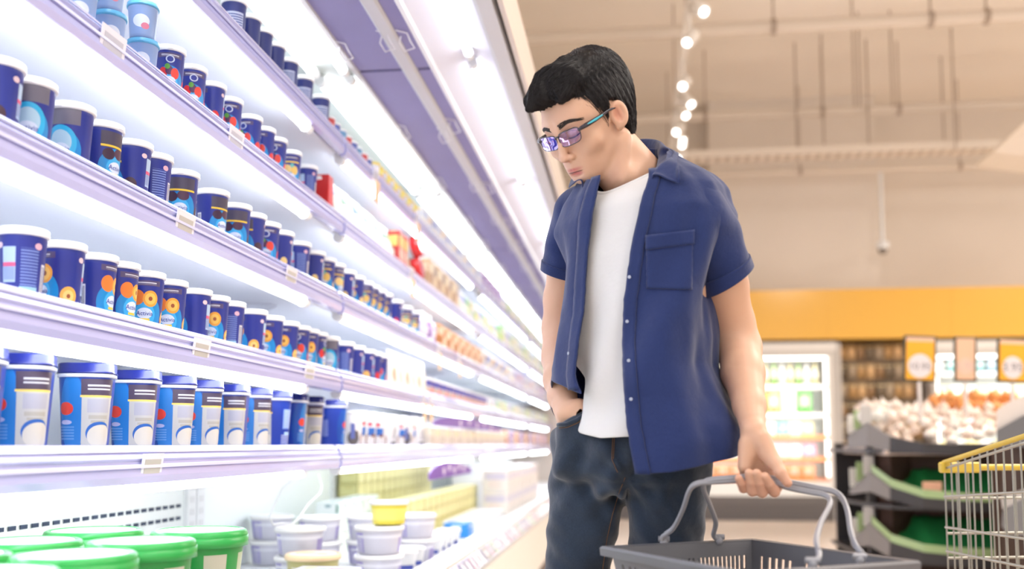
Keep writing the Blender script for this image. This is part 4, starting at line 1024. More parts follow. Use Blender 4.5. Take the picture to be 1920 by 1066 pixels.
# ---- trunk and legs under the clothes
TA = math.radians(39)
tf = Vector((-math.sin(TA), -math.cos(TA), 0)); ts_ = Vector((math.cos(TA), -math.sin(TA), 0))
HIPR, HIPL = W(1112, 850, .055), W(1252, 850, -.01)
KNR = W(1080, 1085, .03); KNL = W(1246, 1100, .03)
ANR = Vector((KNR.x - .0, KNR.y + .05, .09)); ANL = Vector((KNL.x + .03, KNL.y + .04, .09))
def trunk(P):
    R = np.array(Matrix((ts_, tf, Vector((0, 0, 1)))).transposed())
    d = sd_ell(P, W(1200, 540, .01), (.150, .092, .17), R)
    d = smin(d, sd_ell(P, W(1192, 690, .015), (.100, .070, .18), R), .05)
    d = smin(d, sd_cone(P, W(1190, 345, .045), W(1198, 440, .015), .050, .078), .03)
    d = smin(d, sd_cone(P, W(1318, 440, -.095), W(1095, 442, .095), .030, .030), .05)
    for h, k, a in ((HIPR, KNR, ANR), (HIPL, KNL, ANL)):
        d = smin(d, sd_cone(P, h, k, .07, .048), .03); d = smin(d, sd_cone(P, k, a, .045, .032), .02)
        d = smin(d, sd_cone(P, a, a + tf * .12 - Vector((0, 0, .05)), .03, .025), .02)
    return d
A4 = surface_net(trunk, (W(1000, 500, 0).x - .1, PY - .3, 0.005), (W(1420, 500, 0).x, PY + .3, W(1190, 330, 0).z), .009)
parts = [(Vh, Fh), A1, A2, A3, A4]
Vb, Fb = merge(parts)
me = np_mesh('person', Vb, Fb, M_SKIN)
col = np.ones((len(Vb), 4), dtype=np.float32); col[:, :3] = (.64, .39, .27); col[:len(Vh), :3] = tone_h
# fingertips and knuckles slightly rosier
i0 = len(Vh) + len(A1[0]); seg = slice(i0, i0 + len(A2[0])); zz = Vb[seg, 2]; zf = W(1410, 885, HYY).z
g = np.clip((zf - zz) / .03 + .3, 0, 1)[:, None] * .45
col[seg, :3] = col[seg, :3] * (1 - g) + np.array((.68, .32, .22)) * g
ca = me.color_attributes.new('tone', 'FLOAT_COLOR', 'POINT'); ca.data.foreach_set('color', col.ravel())
MAN = link('person', me)
tag(MAN, 'man in open blue shirt, white tee and dark jeans looking down at the shelves', 'person')
# ---- eyes, brows
M_BROW = mat('brow_hair', (.035, .025, .022), .7)
ey = MB()
for s in (-1, 1):
    pts = [HW((s * x, y, z)) for x, y, z in [(.0185, -.0885, .0035), (.024, -.0892, .0008), (.031, -.0890, -.0002), (.039, -.0865, .0006), (.0455, -.0815, .0032)]]
    ey.tube(pts, [.0007, .0011, .0012, .0012, .0008], 6)
ey.build('eyelashes', M_BROW, MAN)
def strands(mb, rootfn, n, seglen, nseg, r, seed):
    pass
bw = MB(); rb = random.Random(3)
for s in (-1, 1):
    for k in range(150):
        t = rb.random(); j = rb.uniform(-1, 1)
        x = .012 + .040 * t; z = .0285 + .006 * math.sin(math.pi * min(1, t * 1.15)) + j * (.0032 - .0018 * t) - .003 * t * t
        y = -.0972 + .012 * (t ** 2) * 1.4 + .003 * abs(j) * 0
        p = Vector((s * x, y, z)); q = p + Vector((s * .0055, .0012 + .003 * t, .0016 - .003 * t))
        bw.tube([HW(p), HW((p + q) / 2 + Vector((0, -.0006, 0))), HW(q)], [.00035, .0003, .0001], 3)
BROWS = bw
# ---- points on the face surface
def face_pts(xz, y0=-.135, fn=head_sdf):
    P = np.array([(x, y0, z) for x, z in xz], dtype=np.float32)
    for _ in range(60):
        d = fn(P[None])[0]; P[:, 1] += np.clip(d, -.01, .01) * .8
    return P
lash = MB()
for s in (-1, 1):
    t = np.linspace(0, 1, 9)
    P = face_pts([(s * (.0185 + .029 * k), .0022 - .0026 * math.sin(math.pi * k) + .0015 * k) for k in t])
    P[:, 1] -= .0006
    lash.tube([HW(p) for p in P], [.0006, .001, .0012, .0013, .0013, .0013, .0013, .0012, .0008], 6)
    P = face_pts([(s * (.0175 + .030 * k), .0125 + .0035 * math.sin(math.pi * k) - .003 * k) for k in t]); P[:, 1] -= .00005
    lash.tube([HW(p) for p in P], [.0002, .0004, .0004, .0005, .0005, .0005, .0004, .0004, .0002], 5)
bpy.data.objects.remove(bpy.data.objects['eyelashes'], do_unlink=True)
lash.build('eyelashes', M_BROW, MAN)
bw = MB(); rb = random.Random(3); xs = []
for s in (-1, 1):
    for k in range(260):
        t = rb.random(); j = rb.uniform(-1, 1)
        x = .0115 + .043 * t; z = .0285 + .0062 * math.sin(math.pi * min(1, t * 1.05) * .85) + j * (.0052 - .0030 * t) - .002 * t
        xs.append((s * x, z)); xs.append((s * (x + .0035), z + .0012 - .0026 * t)); xs.append((s * (x + .007), z + .0016 - .005 * t))
P = face_pts(xs)
for k in range(0, len(P), 3):
    a, b_, c_ = [HW(P[k + i] - np.array((0, .0003 + .0003 * i, 0))) for i in range(3)]
    bw.tube([a, b_, c_], [.00045, .0004, .00015], 3)
bw.build('eyebrows', M_BROW, MAN)
P = face_pts([(-.021 + .0042 * k, -.0652 - .0010 * abs(k - 5) / 5) for k in range(11)]); P[:, 1] -= .0001
ml = MB(); ml.tube([HW(p) for p in P], [.0003, .0007, .0009, .0010, .0010, .0010, .0010, .0010, .0009, .0007, .0003], 6); ml.build('mouth_line', mat('mouth_line_red', (.16, .04, .035), .6), MAN)
# ---- hair
def hairline(P):
    # negative inside the haired region; profile drawn in the side view (y, z)
    y = P[..., 1]; z = P[..., 2]
    ys = [-.20, -.10, -.078, -.062, -.050, -.040, -.030, -.022, -.014, -.008, .008, .026, .036, .050, .070, .10, .20]
    zs = [.084, .084, .084, .068, .046, .026, -.012, -.026, -.022, .004, .034, .032, -.010, -.050, -.074, -.080, -.080]
    return np.interp(y, ys, zs) - z
def hair_sdf(P):
    x, y, z = P[..., 0], P[..., 1], P[..., 2]
    d = sd_ell(P, (0, .018, .036), (.0825, .102, .090))
    d = smin(d, sd_ell(P, (0, .046, .020), (.076, .078, .080)), .02)
    d = smin(d, sd_ell(P, (0, .050, -.030), (.058, .050, .050)), .02)
    d = smax(d, hairline(P) * .8, .006)
    top = sd_ell(P, (.0, -.008, .094), (.066, .088, .036))
    d = smin(d, top, .018)
    Q = P
    fr = sd_cone(Q, (.012, -.040, .110), (-.006, -.102, .098), .030, .018)
    fr = smin(fr, sd_cone(Q, (-.02, -.04, .108), (-.032, -.094, .092), .030, .016), .02)
    fr = smin(fr, sd_cone(Q, (.000, -.100, .100), (-.006, -.146, .088), .018, .003), .012)
    fr = smin(fr, sd_cone(Q, (.040, -.030, .098), (.040, -.080, .084), .030, .012), .02)
    d = smin(d, fr, .012)
    d = smin(d, sd_ell(P, (.0, .058, .058), (.072, .086, .080)), .02)
    d = smin(d, sd_ell(P, (.004, .030, .100), (.058, .075, .038)), .02)
    # parting notch and locks
    d = smax(d, -sd_cone(P, (.050, .004, .146), (-.02, .052, .150), .010, .010), .010)
    g = np.sin(x * 520 + np.sin(y * 60) * 1.6 + z * 80) * .0010 + np.sin(x * 230 + y * 60 + 1.3) * .0008
    side = np.clip((np.abs(x) - .055) / .02, 0, 1)
    g2 = np.sin(y * 420 + z * 90 + np.sin(z * 70)) * .0009
    return d + g * (1 - side) + g2 * side
def hs(P): return hair_sdf(P)
Vk, Fk = surface_net(hair_sdf, (-.10, -.150, -.10), (.10, .150, .155), .0022)
M_HAIR = mat('black_hair', (.014, .011, .013), .42, spec=.5)
nt = M_HAIR.node_tree; nt.nodes['Principled BSDF'].inputs['Anisotropic'].default_value = .4
rs = np.random.RandomState(5)
def grad(fn, P, e=.0015):
    g = np.stack([fn(P + np.array(v) * e) - fn(P - np.array(v) * e) for v in ((1, 0, 0), (0, 1, 0), (0, 0, 1))], -1)
    return g / (np.linalg.norm(g, axis=-1, keepdims=True) + 1e-9)
NS, NP_ = 15000, 10
sel = rs.choice(len(Vk), NS); Pt = Vk[sel].astype(np.float32)[None] + rs.normal(0, .001, (1, NS, 3)).astype(np.float32)
ok = (hairline(Pt)[0] < .004) | (Pt[0, :, 2] > .06)
Pt = Pt[:, ok]; NS = Pt.shape[1]
Lg = rs.uniform(.6, 1.15, NS)
jit = rs.normal(0, .07, (NS, 3))
path = []; lf = rs.uniform(.0, 1.6, NS)
for k in range(NP_):
    n_ = grad(hair_sdf, Pt); d0 = hair_sdf(Pt)
    lift = .0006 + .00022 * k * lf
    Pt = Pt - n_ * (d0 - lift)[..., None]; path.append(Pt[0].copy())
    x, y, z = Pt[0, :, 0], Pt[0, :, 1], Pt[0, :, 2]
    side = np.clip((np.abs(x) - .045) / .02, 0, 1) * np.clip((.10 - z) / .03, 0, 1); back = np.clip((y - .045) / .03, 0, 1)
    f = np.zeros((NS, 3)); f[:, 1] = -1; f[:, 0] = -.35 + .10 * np.sin(y * 30); f[:, 2] = -.3
    dn = np.zeros((NS, 3)); dn[:, 2] = -1; dn[:, 1] = .35 * np.clip((.02 - y) / -.06, -1, 1) * -1 + .1
    w_ = np.maximum(side, back)[:, None]; f = f * (1 - w_) + dn * w_
    crown = (z > .10) & (y > .02); f[crown] += np.stack([np.sign(x[crown]) * .8, 0 * x[crown] + .3, 0 * x[crown]], -1)
    f += jit
    nn = n_[0]; f = f - nn * (f * nn).sum(-1, keepdims=True) * .9; f /= np.linalg.norm(f, axis=-1, keepdims=True) + 1e-9
    step = np.where(w_[:, 0] > .5, .0030, .0052) * Lg
    Pt = Pt + (f * step[:, None])[None].astype(np.float32)
path = np.stack(path)          # NP, NS, 3
def ribbons(path, r0):
    NPn, n, _ = path.shape; T = np.gradient(path, axis=0); T /= np.linalg.norm(T, axis=-1, keepdims=True) + 1e-9
    A = np.cross(T, np.array((.3, .2, .93))); A /= np.linalg.norm(A, axis=-1, keepdims=True) + 1e-9; B = np.cross(T, A)
    rad = r0 * np.sin(np.linspace(.55, 1, NPn) * math.pi)[:, None, None] ** .7 + .00004
    vs = []
    for k in range(3):
        a = 2 * math.pi * k / 3; vs.append(path + (A * math.cos(a) + B * math.sin(a)) * rad)
    Vv = np.stack(vs, 2)       # NP, n, 3, 3
    idx = np.arange(NPn * n * 3).reshape(NPn, n, 3); F = []
    for k in range(3):
        k2 = (k + 1) % 3; F.append(np.stack([idx[:-1, :, k], idx[:-1, :, k2], idx[1:, :, k2], idx[1:, :, k]], -1).reshape(-1, 4))
    return Vv.reshape(-1, 3), np.concatenate(F)
Vs_, Fs_ = ribbons(path, .00042)
Vk2, Fk2 = merge([(Vk, Fk), (Vs_, Fs_)])
Vk2 = warp(Vk2) @ (np.array(HROT).T * HS) + np.array(HC)
link('hair', np_mesh('hair', Vk2, Fk2, M_HAIR), MAN)
# ---- spectacles
M_FRM = mat('dark_spectacle_frame', (.018, .014, .026), .25, coat=.5)
M_TEAL = mat('teal_temple_inlay', (.05, .42, .52), .35)
M_LENS = bpy.data.materials.new('coated_lens'); M_LENS.use_nodes = True
nt = M_LENS.node_tree; nt.nodes.clear(); out = nt.nodes.new('ShaderNodeOutputMaterial'); mixs = nt.nodes.new('ShaderNodeMixShader')
tr = nt.nodes.new('ShaderNodeBsdfTransparent'); gl = nt.nodes.new('ShaderNodeBsdfGlossy'); gl.inputs['Roughness'].default_value = .02; gl.inputs['Color'].default_value = (.80, .62, 1, 1)
tr.inputs['Color'].default_value = (.93, .88, .97, 1); fz = nt.nodes.new('ShaderNodeFresnel'); fz.inputs['IOR'].default_value = 1.9
mm = nt.nodes.new('ShaderNodeMath'); mm.operation = 'MULTIPLY_ADD'; mm.inputs[1].default_value = 1.0; mm.inputs[2].default_value = .10
nt.links.new(fz.outputs[0], mm.inputs[0]); nt.links.new(mm.outputs[0], mixs.inputs[0]); nt.links.new(tr.outputs[0], mixs.inputs[1]); nt.links.new(gl.outputs[0], mixs.inputs[2]); nt.links.new(mixs.outputs[0], out.inputs[0])
GZ, GY = .0045, -.105
def lens_outline(s, n=36, k=1.0):
    pts = []
    for i in range(n):
        a = 2 * math.pi * i / n; ca, sa = math.cos(a), math.sin(a); g = (abs(ca) ** 4 + abs(sa) ** 4) ** -.25
        x = .0320 + .0280 * ca * g * k; z = GZ + .0145 * sa * g * k + .0015 * (ca * g)
        x -= .0015 * (-sa) * k * (1 if ca > 0 else -1)
        y = GY + .010 * ((x - .006) / .055) ** 2 + .0035 * (-(z - GZ) / .015) * -.4
        pts.append(Vector((s * x, y, z)))
    return pts
gf = MB(); gt = MB()
ln = MB()
for s in (-1, 1):
    o = [HW(p) for p in lens_outline(s)]
    gf.tube(o + [o[0]], [.0012 if math.sin(2 * math.pi * (i % 36) / 36) > -.1 else .0009 for i in range(37)], 6)
    c0 = HW((s * .0320, GY + .0025, GZ)); ii = [HW(p) for p in lens_outline(s, 36, .97)]
    ln.add([c0] + ii, [(0, 1 + i, 1 + (i + 1) % 36) for i in range(36)], None, 0, True)
gf.tube([HW(p) for p in [(-.0065, GY, GZ + .006), (-.004, GY - .0015, GZ + .0085), (.004, GY - .0015, GZ + .0085), (.0065, GY, GZ + .006)]], .0015, 6)
for s in (-1, 1):
    T = [(.0590, GY + .0085, GZ + .008), (.067, GY + .014, GZ + .0095), (.072, GY + .024, GZ + .010), (.0765, -.055, GZ + .0100), (.0785, -.030, GZ + .0105), (.0800, -.004, GZ + .012), (.0815, .016, GZ + .0095)]
    rr = [.0028, .0040, .0046, .0042, .0034, .0026, .0018]
    gf.tube([HW((s * p[0], p[1], p[2])) for p in T], rr, 8)
    gt.tube([HW((s * (p[0] + .0036), p[1], p[2] + .0006)) for p in T[2:5]], [.0012, .0026, .0012], 6)
GL_ = gf.build('spectacles', M_FRM, MAN); GL_['label'] = 'dark narrow rectangular spectacles'
ln.build('lens', M_LENS, GL_); gt.build('temple_inlay', M_TEAL, GL_)
# ------------------------------------------------------------------ clothes
def cloth_mat(name, col, weave=.12, sheen=.3, rough=.85, scale=900, bump=.25, back=None):
    m = mat(name, col, rough, sheen=sheen, spec=.2)
    nt = m.node_tree; b = nt.nodes['Principled BSDF']; N = nt.nodes; L = nt.links
    tc = N.new('ShaderNodeTexCoord'); mp = N.new('ShaderNodeMapping'); mp.inputs['Scale'].default_value = (1, 1, .18); L.new(tc.outputs['Object'], mp.inputs[0])
    n = N.new('ShaderNodeTexNoise'); n.inputs['Scale'].default_value = scale; n.inputs['Detail'].default_value = 2; L.new(mp.outputs[0], n.inputs['Vector'])
    n2 = N.new('ShaderNodeTexNoise'); n2.inputs['Scale'].default_value = 7; n2.inputs['Detail'].default_value = 5; L.new(tc.outputs['Object'], n2.inputs['Vector'])
    mx = N.new('ShaderNodeMix'); mx.data_type = 'RGBA'; mx.inputs[6].default_value = tuple(c * (1 - weave) for c in col) + (1,); mx.inputs[7].default_value = tuple(min(1, c * (1 + weave)) for c in col) + (1,)
    ad = N.new('ShaderNodeMath'); ad.operation = 'ADD'; L.new(n.outputs[0], ad.inputs[0]); L.new(n2.outputs[0], ad.inputs[1])
    sb = N.new('ShaderNodeMath'); sb.operation = 'SUBTRACT'; sb.inputs[1].default_value = .5; sb.use_clamp = True; L.new(ad.outputs[0], sb.inputs[0])
    L.new(sb.outputs[0], mx.inputs[0]); out = mx.outputs[2]
    if back:
        g = N.new('ShaderNodeNewGeometry'); m2 = N.new('ShaderNodeMix'); m2.data_type = 'RGBA'; L.new(g.outputs['Backfacing'], m2.inputs[0]); L.new(out, m2.inputs[6]); m2.inputs[7].default_value = (*back, 1); out = m2.outputs[2]
    L.new(out, b.inputs['Base Color'])
    n3 = N.new('ShaderNodeTexNoise'); n3.inputs['Scale'].default_value = 24; n3.inputs['Detail'].default_value = 6; L.new(tc.outputs['Object'], n3.inputs['Vector'])
    bp = N.new('ShaderNodeBump'); bp.inputs['Strength'].default_value = bump; bp.inputs['Distance'].default_value = .012; L.new(n3.outputs[0], bp.inputs['Height'])
    bp2 = N.new('ShaderNodeBump'); bp2.inputs['Strength'].default_value = .25; bp2.inputs['Distance'].default_value = .001; L.new(n.outputs[0], bp2.inputs['Height']); L.new(bp.outputs[0], bp2.inputs['Normal'])
    L.new(bp2.outputs[0], b.inputs['Normal'])
    return m
M_SHIRT = cloth_mat('blue_chambray', (.017, .030, .112), .22, .25)
M_SHIRTI = cloth_mat('blue_chambray_inside', (.075, .13, .40), .2)
M_TEE = cloth_mat('white_jersey', (.66, .645, .64), .02, .2, bump=.15)
M_JEAN = cloth_mat('dark_denim', (.022, .034, .058), .55, .3, scale=1400, bump=.3)
M_THREAD = mat('orange_thread', (.20, .10, .045), .7)
M_BUTTON = mat('pearl_button', (.40, .44, .56), .3)
def Zp(v): return W(1190, v, 0).z
def interp(x, xs, ys): return float(np.interp(x, xs, ys))
def solid(o, t, off=0):
    md = o.modifiers.new('solid', 'SOLIDIFY'); md.thickness = t; md.offset = off; md.use_even_offset = False
    return o
def subd(o, n=1):
    md = o.modifiers.new('sub', 'SUBSURF'); md.levels = n; md.render_levels = n
def ring_pt(c, w, d, th, n=2.3):
    ca, sa = math.cos(th), math.sin(th); g = (abs(ca) ** n + abs(sa) ** n) ** (-1 / n)
    return c + ts_ * (w * sa * g) + tf * (d * ca * g)
# ---- white tee: rows by image height v, centre column u, half width, half depth
TEE = [(352, 1180, .0, .072, .070), (362, 1182, .0, .095, .082), (385, 1190, .0, .135, .098), (420, 1203, .005, .165, .112), (480, 1208, .0, .172, .118), (560, 1203, .0, .165, .117), (640, 1197, .0, .158, .114), (720, 1192, .0, .160, .116), (790, 1188, .0, .168, .124), (835, 1186, .0, .172, .130)]
def tee_row(v):
    vs = [r[0] for r in TEE]
    return [interp(v, vs, [r[k] for r in TEE]) for k in range(1, 5)]
m = MB(); rows = []
NV, NTH = 60, 120
for i in range(NV + 1):
    t = i / NV; row = []
    for j in range(NTH):
        th = 2 * math.pi * j / NTH - math.pi
        fr = math.cos(th)                                  # 1 front, -1 back
        vtop = 344 + 12 * fr - 6 * math.sin(th) ** 2 - (0 if fr > 0 else 22 * fr)
        vtop = 335 + 40 * max(0, fr) ** 1.3 - 24 * max(0, -fr) - 16 * max(0, -math.sin(th)) ** 1.5
        vbot = interp(math.degrees(th), [-180, -90, -60, -35, -10, 10, 180], [800, 740, 752, 786, 812, 822, 800])
        v = vtop + (vbot - vtop) * t
        vv = 352 + (835 - 352) * t if t < .12 else v
        u, dy, w, d = tee_row(352 + (v - vtop) * (835 - 352) / (vbot - vtop))
        c = W(u, v, dy); p = ring_pt(c, w, d, th)
        z = v
        fold = .0035 * math.sin(th * 9 + v * .02) * min(1, t * 1.5) + .004 * math.sin(v * .055 + th * 3) * math.exp(-((v - 760) / 60) ** 2)
        nrm = (p - c); nrm.z = 0; nrm.normalize(); fold -= .045 * math.exp(-((math.degrees(th) + 78) / 34) ** 2) * min(1, max(0, (v - 560) / 110)); fold -= .068 * math.exp(-((math.degrees(th) + 46) / 27) ** 2) * min(1, max(0, (v - 670) / 60)); fold -= .04 * (math.exp(-((math.degrees(th) - 100) / 40) ** 2) + 1.6 * math.exp(-((math.degrees(th) + 92) / 34) ** 2)) * min(1, max(0, (v - 400) / 50)); row.append(p + nrm * fold)
    rows.append(row)
m.grid([[tuple(p) for p in r] for r in rows][::-1], close=True)
tee = m.build('t_shirt', M_TEE, MAN); solid(tee, .0022); subd(tee)
# neckband
nb_ = MB(); pts = [Vector(p) for p in rows[0]]
nb_.grid([[tuple(p + Vector((0, 0, dz)) + ((p - sum(pts, Vector()) / len(pts)).normalized() * dr)) for p in pts] for dz, dr in ((-.013, .0075), (-.0125, .0092), (-.004, .0045), (.0015, .0015), (.004, -.0008))], close=True)
nbo = nb_.build('neckband', M_TEE, tee); solid(nbo, .002)
# ---- jeans
def jeans(P):
    R = np.array(Matrix((ts_, tf, Vector((0, 0, 1)))).transposed())
    d = sd_cone(P, HIPR, KNR, .0830, .0600)
    d = smin(d, sd_cone(P, KNR, ANR, .0600, .058), .02)
    d2 = sd_cone(P, HIPL, KNL, .0860, .0610)
    d2 = smin(d2, sd_cone(P, KNL, ANL, .0610, .058), .02)
    d = smin(d, d2, .018)
    d = smin(d, sd_ell(P, W(1184, 825, .005), (.150, .110, .085), R), .035)
    d = smin(d, sd_cone(P, W(1112, 790, .05), W(1250, 782, -.02), .075, .085), .03)
    d = smin(d, sd_ell(P, W(1178, 870, .0) + tf * .055, (.05, .04, .06), R), .03)
    # pocketed hand bulge
    d = smin(d, sd_cone(P, W(1078, 800, -.022), W(1066, 872, -.03), .034, .030), .025)
    x, y, z = P[..., 0], P[..., 1], P[..., 2]
    vv = (EYE - z) * 1000
    s_ = (x - PY * 0) * ts_.x + (y - PY) * ts_.y
    # creases fanning from the crotch, wrinkles at the hip and knee
    c = W(1178, 905, -.08)
    ang = np.arctan2(z - c.z, (x - c.x) * 1.0); rr = np.sqrt((x - c.x) ** 2 + (z - c.z) ** 2)
    d = d - .0032 * np.sin(ang * 9 + 1.0) * np.exp(-((rr - .07) / .06) ** 2)
    d = d - .0022 * np.sin(z * 130 + x * 60 + np.sin(x * 40) * 2) * np.exp(-((z - KNR.z - .02) / .10) ** 2)
    d = d - .0016 * np.sin(z * 55 + x * 90 + y * 50)
    hx = (x - W(1105, 850, 0).x); d = d - .0030 * np.sin(z * 75 - hx * 110 + 1.0) * np.exp(-((z - HIPR.z + .04) / .07) ** 2) * (x < HIPL.x)
    d = d - .0030 * np.sin((z - c.z) * 95 + (x - c.x) * 160) * np.exp(-((z - c.z + .03) / .05) ** 2 - ((x - c.x) / .09) ** 2)
    top = W(1185, 797, 0).z
    top = W(1110, 762, 0).z; x0 = W(1110, 762, 0).x
    d = smax(d, z - top - np.minimum(0, x - x0) * .55, .004)
    return smax(d, .035 - z, .004)
J = surface_net(jeans, (W(1000, 900, .1).x, PY - .27, .03), (W(1380, 900, -.1).x, PY + .28, W(1185, 750, 0).z), .0042)
jn = link('jeans', np_mesh('jeans', J[0], J[1], M_JEAN), MAN)
def on_surface(fn, p, dirv, steps=60):
    p = Vector(p); q = np.array([p], dtype=np.float32)
    for _ in range(steps):
        d = float(fn(q[None])[0, 0]); q = q + np.array([dirv], dtype=np.float32) * max(min(d, .02), -.02) * .8
    return Vector(q[0])
def stitch_line(uv, n=24, off=.0008, r=.0007, fn=jeans):
    pts = []
    for i in range(n + 1):
        t = i / n * (len(uv) - 1); k = min(int(t), len(uv) - 2); f_ = t - k
        u = uv[k][0] * (1 - f_) + uv[k + 1][0] * f_; v = uv[k][1] * (1 - f_) + uv[k + 1][1] * f_
        o = W(u, v, -.35); dr = (o - CAM).normalized(); pts.append(on_surface(fn, o, dr) - dr * off)
    return pts
st = MB()
st.tube(stitch_line([(1049, 798), (1062, 797), (1080, 790), (1096, 779)]), .0008, 5)
st.tube(stitch_line([(1048, 802), (1063, 801), (1082, 793), (1098, 782)]), .0006, 5)
st.build('pocket_stitching', M_THREAD, jn); st = MB()
st.tube(stitch_line([(1149, 812), (1148, 840), (1147, 860), (1158, 885)]), .0006, 5)
st.tube(stitch_line([(1152, 812), (1151, 840), (1150, 860)]), .0006, 5)
st.build('fly_stitching', M_THREAD, jn); st = MB()
st.tube(stitch_line([(1172, 895), (1160, 925), (1148, 965), (1138, 1010), (1130, 1066)]), .0006, 5)
st.build('inseam_stitching', M_THREAD, jn)
pk = MB(); pl_ = stitch_line([(1047, 796), (1062, 795), (1081, 787), (1097, 776)], 30, .0015)
pk.tube(pl_, .0042, 8); pk.build('pocket_edge', M_JEAN, jn)
# shoes, below the frame
sh = MB()
for a in (ANR, ANL):
    k0 = len(sh.v); sh.lathe([(.035, 0), (.052, .004), (.053, .025), (.046, .055), (.034, .085)], 24, sy=2.6); sh.xform(Matrix.Translation((a.x + tf.x * .06, a.y + tf.y * .06, 0)) @ Matrix.Rotation(-TA, 4, 'Z'), k0)
sh.build('shoes', mat('dark_leather', (.03, .025, .02), .4), MAN)
# ---- open blue shirt: one sheet from the left opening round the back to the right opening
#       v,   centre u,  w,    d
SHR = [(282, 1192, .062, .062), (300, 1194, .080, .072), (322, 1199, .108, .090), (345, 1205, .143, .106), (375, 1208, .174, .119), (420, 1210, .196, .130), (480, 1209, .198, .134), (560, 1203, .196, .136), (640, 1196, .196, .140), (700, 1191, .198, .144), (780, 1190, .204, .150), (830, 1192, .210, .156), (890, 1192, .212, .160)]
def srow(v): return [interp(v, [r[0] for r in SHR], [r[k] for r in SHR]) for k in (1, 2, 3)]
def bumps(th, v):
    td = math.degrees(th)
    g = lambda c, s: math.exp(-((td - c) / s) ** 2)
    k = 0.0
    lowv = min(1, max(0, (v - 560) / 120))
    k -= .022 * g(-52, 24) * min(1, max(0, (v - 590) / 110)) ** 1.3       # front panel riding over the pocketed wrist
    k -= .060 * g(-98, 22) * min(1, max(0, (v - 420) / 120))        # inside of the hanging right arm
    k -= .018 * g(96, 20) * min(1, max(0, (v - 430) / 60)) * min(1, max(0, (640 - v) / 80))
    k -= .040 * g(-68, 32) * min(1, max(0, (v - 430) / 60)) * min(1, max(0, (690 - v) / 90))
    k -= .012 * g(110, 40) * min(1, max(0, (v - 360) / 40)) * min(1, max(0, (560 - v) / 100)) + .044 * g(104, 42) * min(1, max(0, (v - 450) / 110)) * min(1, max(0, (800 - v) / 110))
    # folds of the left front
    tt = max(0, min(1, (v - 420) / 330))
    k -= .010 * g(58 - 46 * tt, 11) * math.sin(math.pi * tt) ** .6
    k += .009 * g(75 - 46 * tt, 13) * math.sin(math.pi * tt) ** .6
    k += .014 * g(95, 35) * min(1, max(0, (v - 745) / 80))
    k -= .007 * g(74, 12) * lowv
    k += .007 * g(48, 14) * lowv
    k -= .006 * g(26, 9) * min(1, max(0, (v - 640) / 120))
    k += .0022 * math.sin(th * 11 + v * .012) + .0009 * math.sin(th * 19 - v * .03)
    return k
def S(th, v):
    u, w, d = srow(v); c = W(u, v, 0)
    p = ring_pt(c, w, d, th, 2.25); n_ = p - c; n_.normalize()
    return p + n_ * bumps(th, v)
def solve_th(u, v, lo, hi):
    # angle at which the sheet is seen in column u
    best = None
    for i in range(241):
        th = lo + (hi - lo) * i / 240; q = proj(S(th, v)); e = abs(q[0] - (u(q[1]) if callable(u) else u))
        if best is None or e < best[0]: best = (e, th)
    return best[1]
VLf = [338, 371, 439, 480, 564, 640, 702, 796, 884]; ULf = [1216, 1204, 1189, 1182, 1171, 1168, 1169, 1176, 1191]
VRt = [330, 345, 395, 476, 584, 627, 702, 744]; URt = [1128, 1124, 1113, 1103, 1096, 1088, 1079, 1093]
def thL(v): return solve_th(lambda y: interp(y, VLf, ULf), v, math.radians(-45), math.radians(80))
def thR(v): return solve_th(lambda y: interp(y, VRt, URt), v, math.radians(-75), math.radians(50))
cL = [(v, thL(v)) for v in range(336, 896, 8)]; cR_ = [(v, thR(v)) for v in range(328, 756, 8)]
fL = lambda v: interp(v, [a for a, b_ in cL], [b_ for a, b_ in cL])
fR = lambda v: interp(v, [a for a, b_ in cR_], [b_ for a, b_ in cR_])
def hem_v(s_):          # s_ 0 at the left opening .. 1 at the right opening
    return interp(s_, [0, .05, .12, .20, .28, .34, .5, .66, .76, .84, .90, .95, 1.0], [884, 879, 866, 850, 834, 825, 824, 808, 792, 735, 712, 724, 744])
def top_v(s_):
    return interp(s_, [0, .05, .12, .2, .5, .8, .88, .95, 1], [358, 332, 306, 290, 262, 294, 324, 344, 352])
NC, NR = 168, 96
rows = []
for i in range(NR + 1):
    t = i / NR; row = []
    for j in range(NC + 1):
        s_ = j / NC; v = top_v(s_) + (hem_v(s_) - top_v(s_)) * t
        a0 = fL(max(v, 338)); a1 = fR(max(v, 330)) + 2 * math.pi
        if v > 884: a0 = fL(884)
        th = a0 + (a1 - a0) * s_
        thw = (th + math.pi) % (2 * math.pi) - math.pi
        row.append(tuple(S(thw, v)))
    rows.append(row)
m = MB(); m.grid(rows)
shirt = m.build('open_shirt', M_SHIRT, MAN); solid(shirt, .0016, 0); subd(shirt)
# plackets
def strip(s0, s1, v0, v1, lift, name, mtl, parent, n=60, k=4, left=True):
    g = []
    for i in range(n + 1):
        v = v0 + (v1 - v0) * i / n; r = []
        for j in range(k + 1):
            th = (fL(min(v, 884)) if left else fR(max(v, 330))) + (s0 + (s1 - s0) * j / k) * (1 if left else -1)
            p = S(th, v); u, w, d = srow(v); n_ = (p - W(u, v, 0)).normalized(); r.append(tuple(p + n_ * lift))
        g.append(r)
    q = MB(); q.grid(g); o = q.build(name, mtl, parent); solid(o, .0014); return o
strip(-.004, .125, 350, 883, .0032, 'placket', M_SHIRT, shirt)
strip(-.004, .15, 345, 735, .0032, 'placket', M_SHIRT, shirt, left=False)
def on_shirt(u, v, lift=.004, lo=-60, hi=110):
    vt = v
    for _ in range(4):
        th = solve_th(u, v, math.radians(lo), math.radians(hi)); p = S(th, v); v += vt - proj(p)[1]
    p = S(th, v); uu, w, d = srow(v); n_ = (p - W(uu, v, 0)).normalized()
    return p + n_ * lift, n_
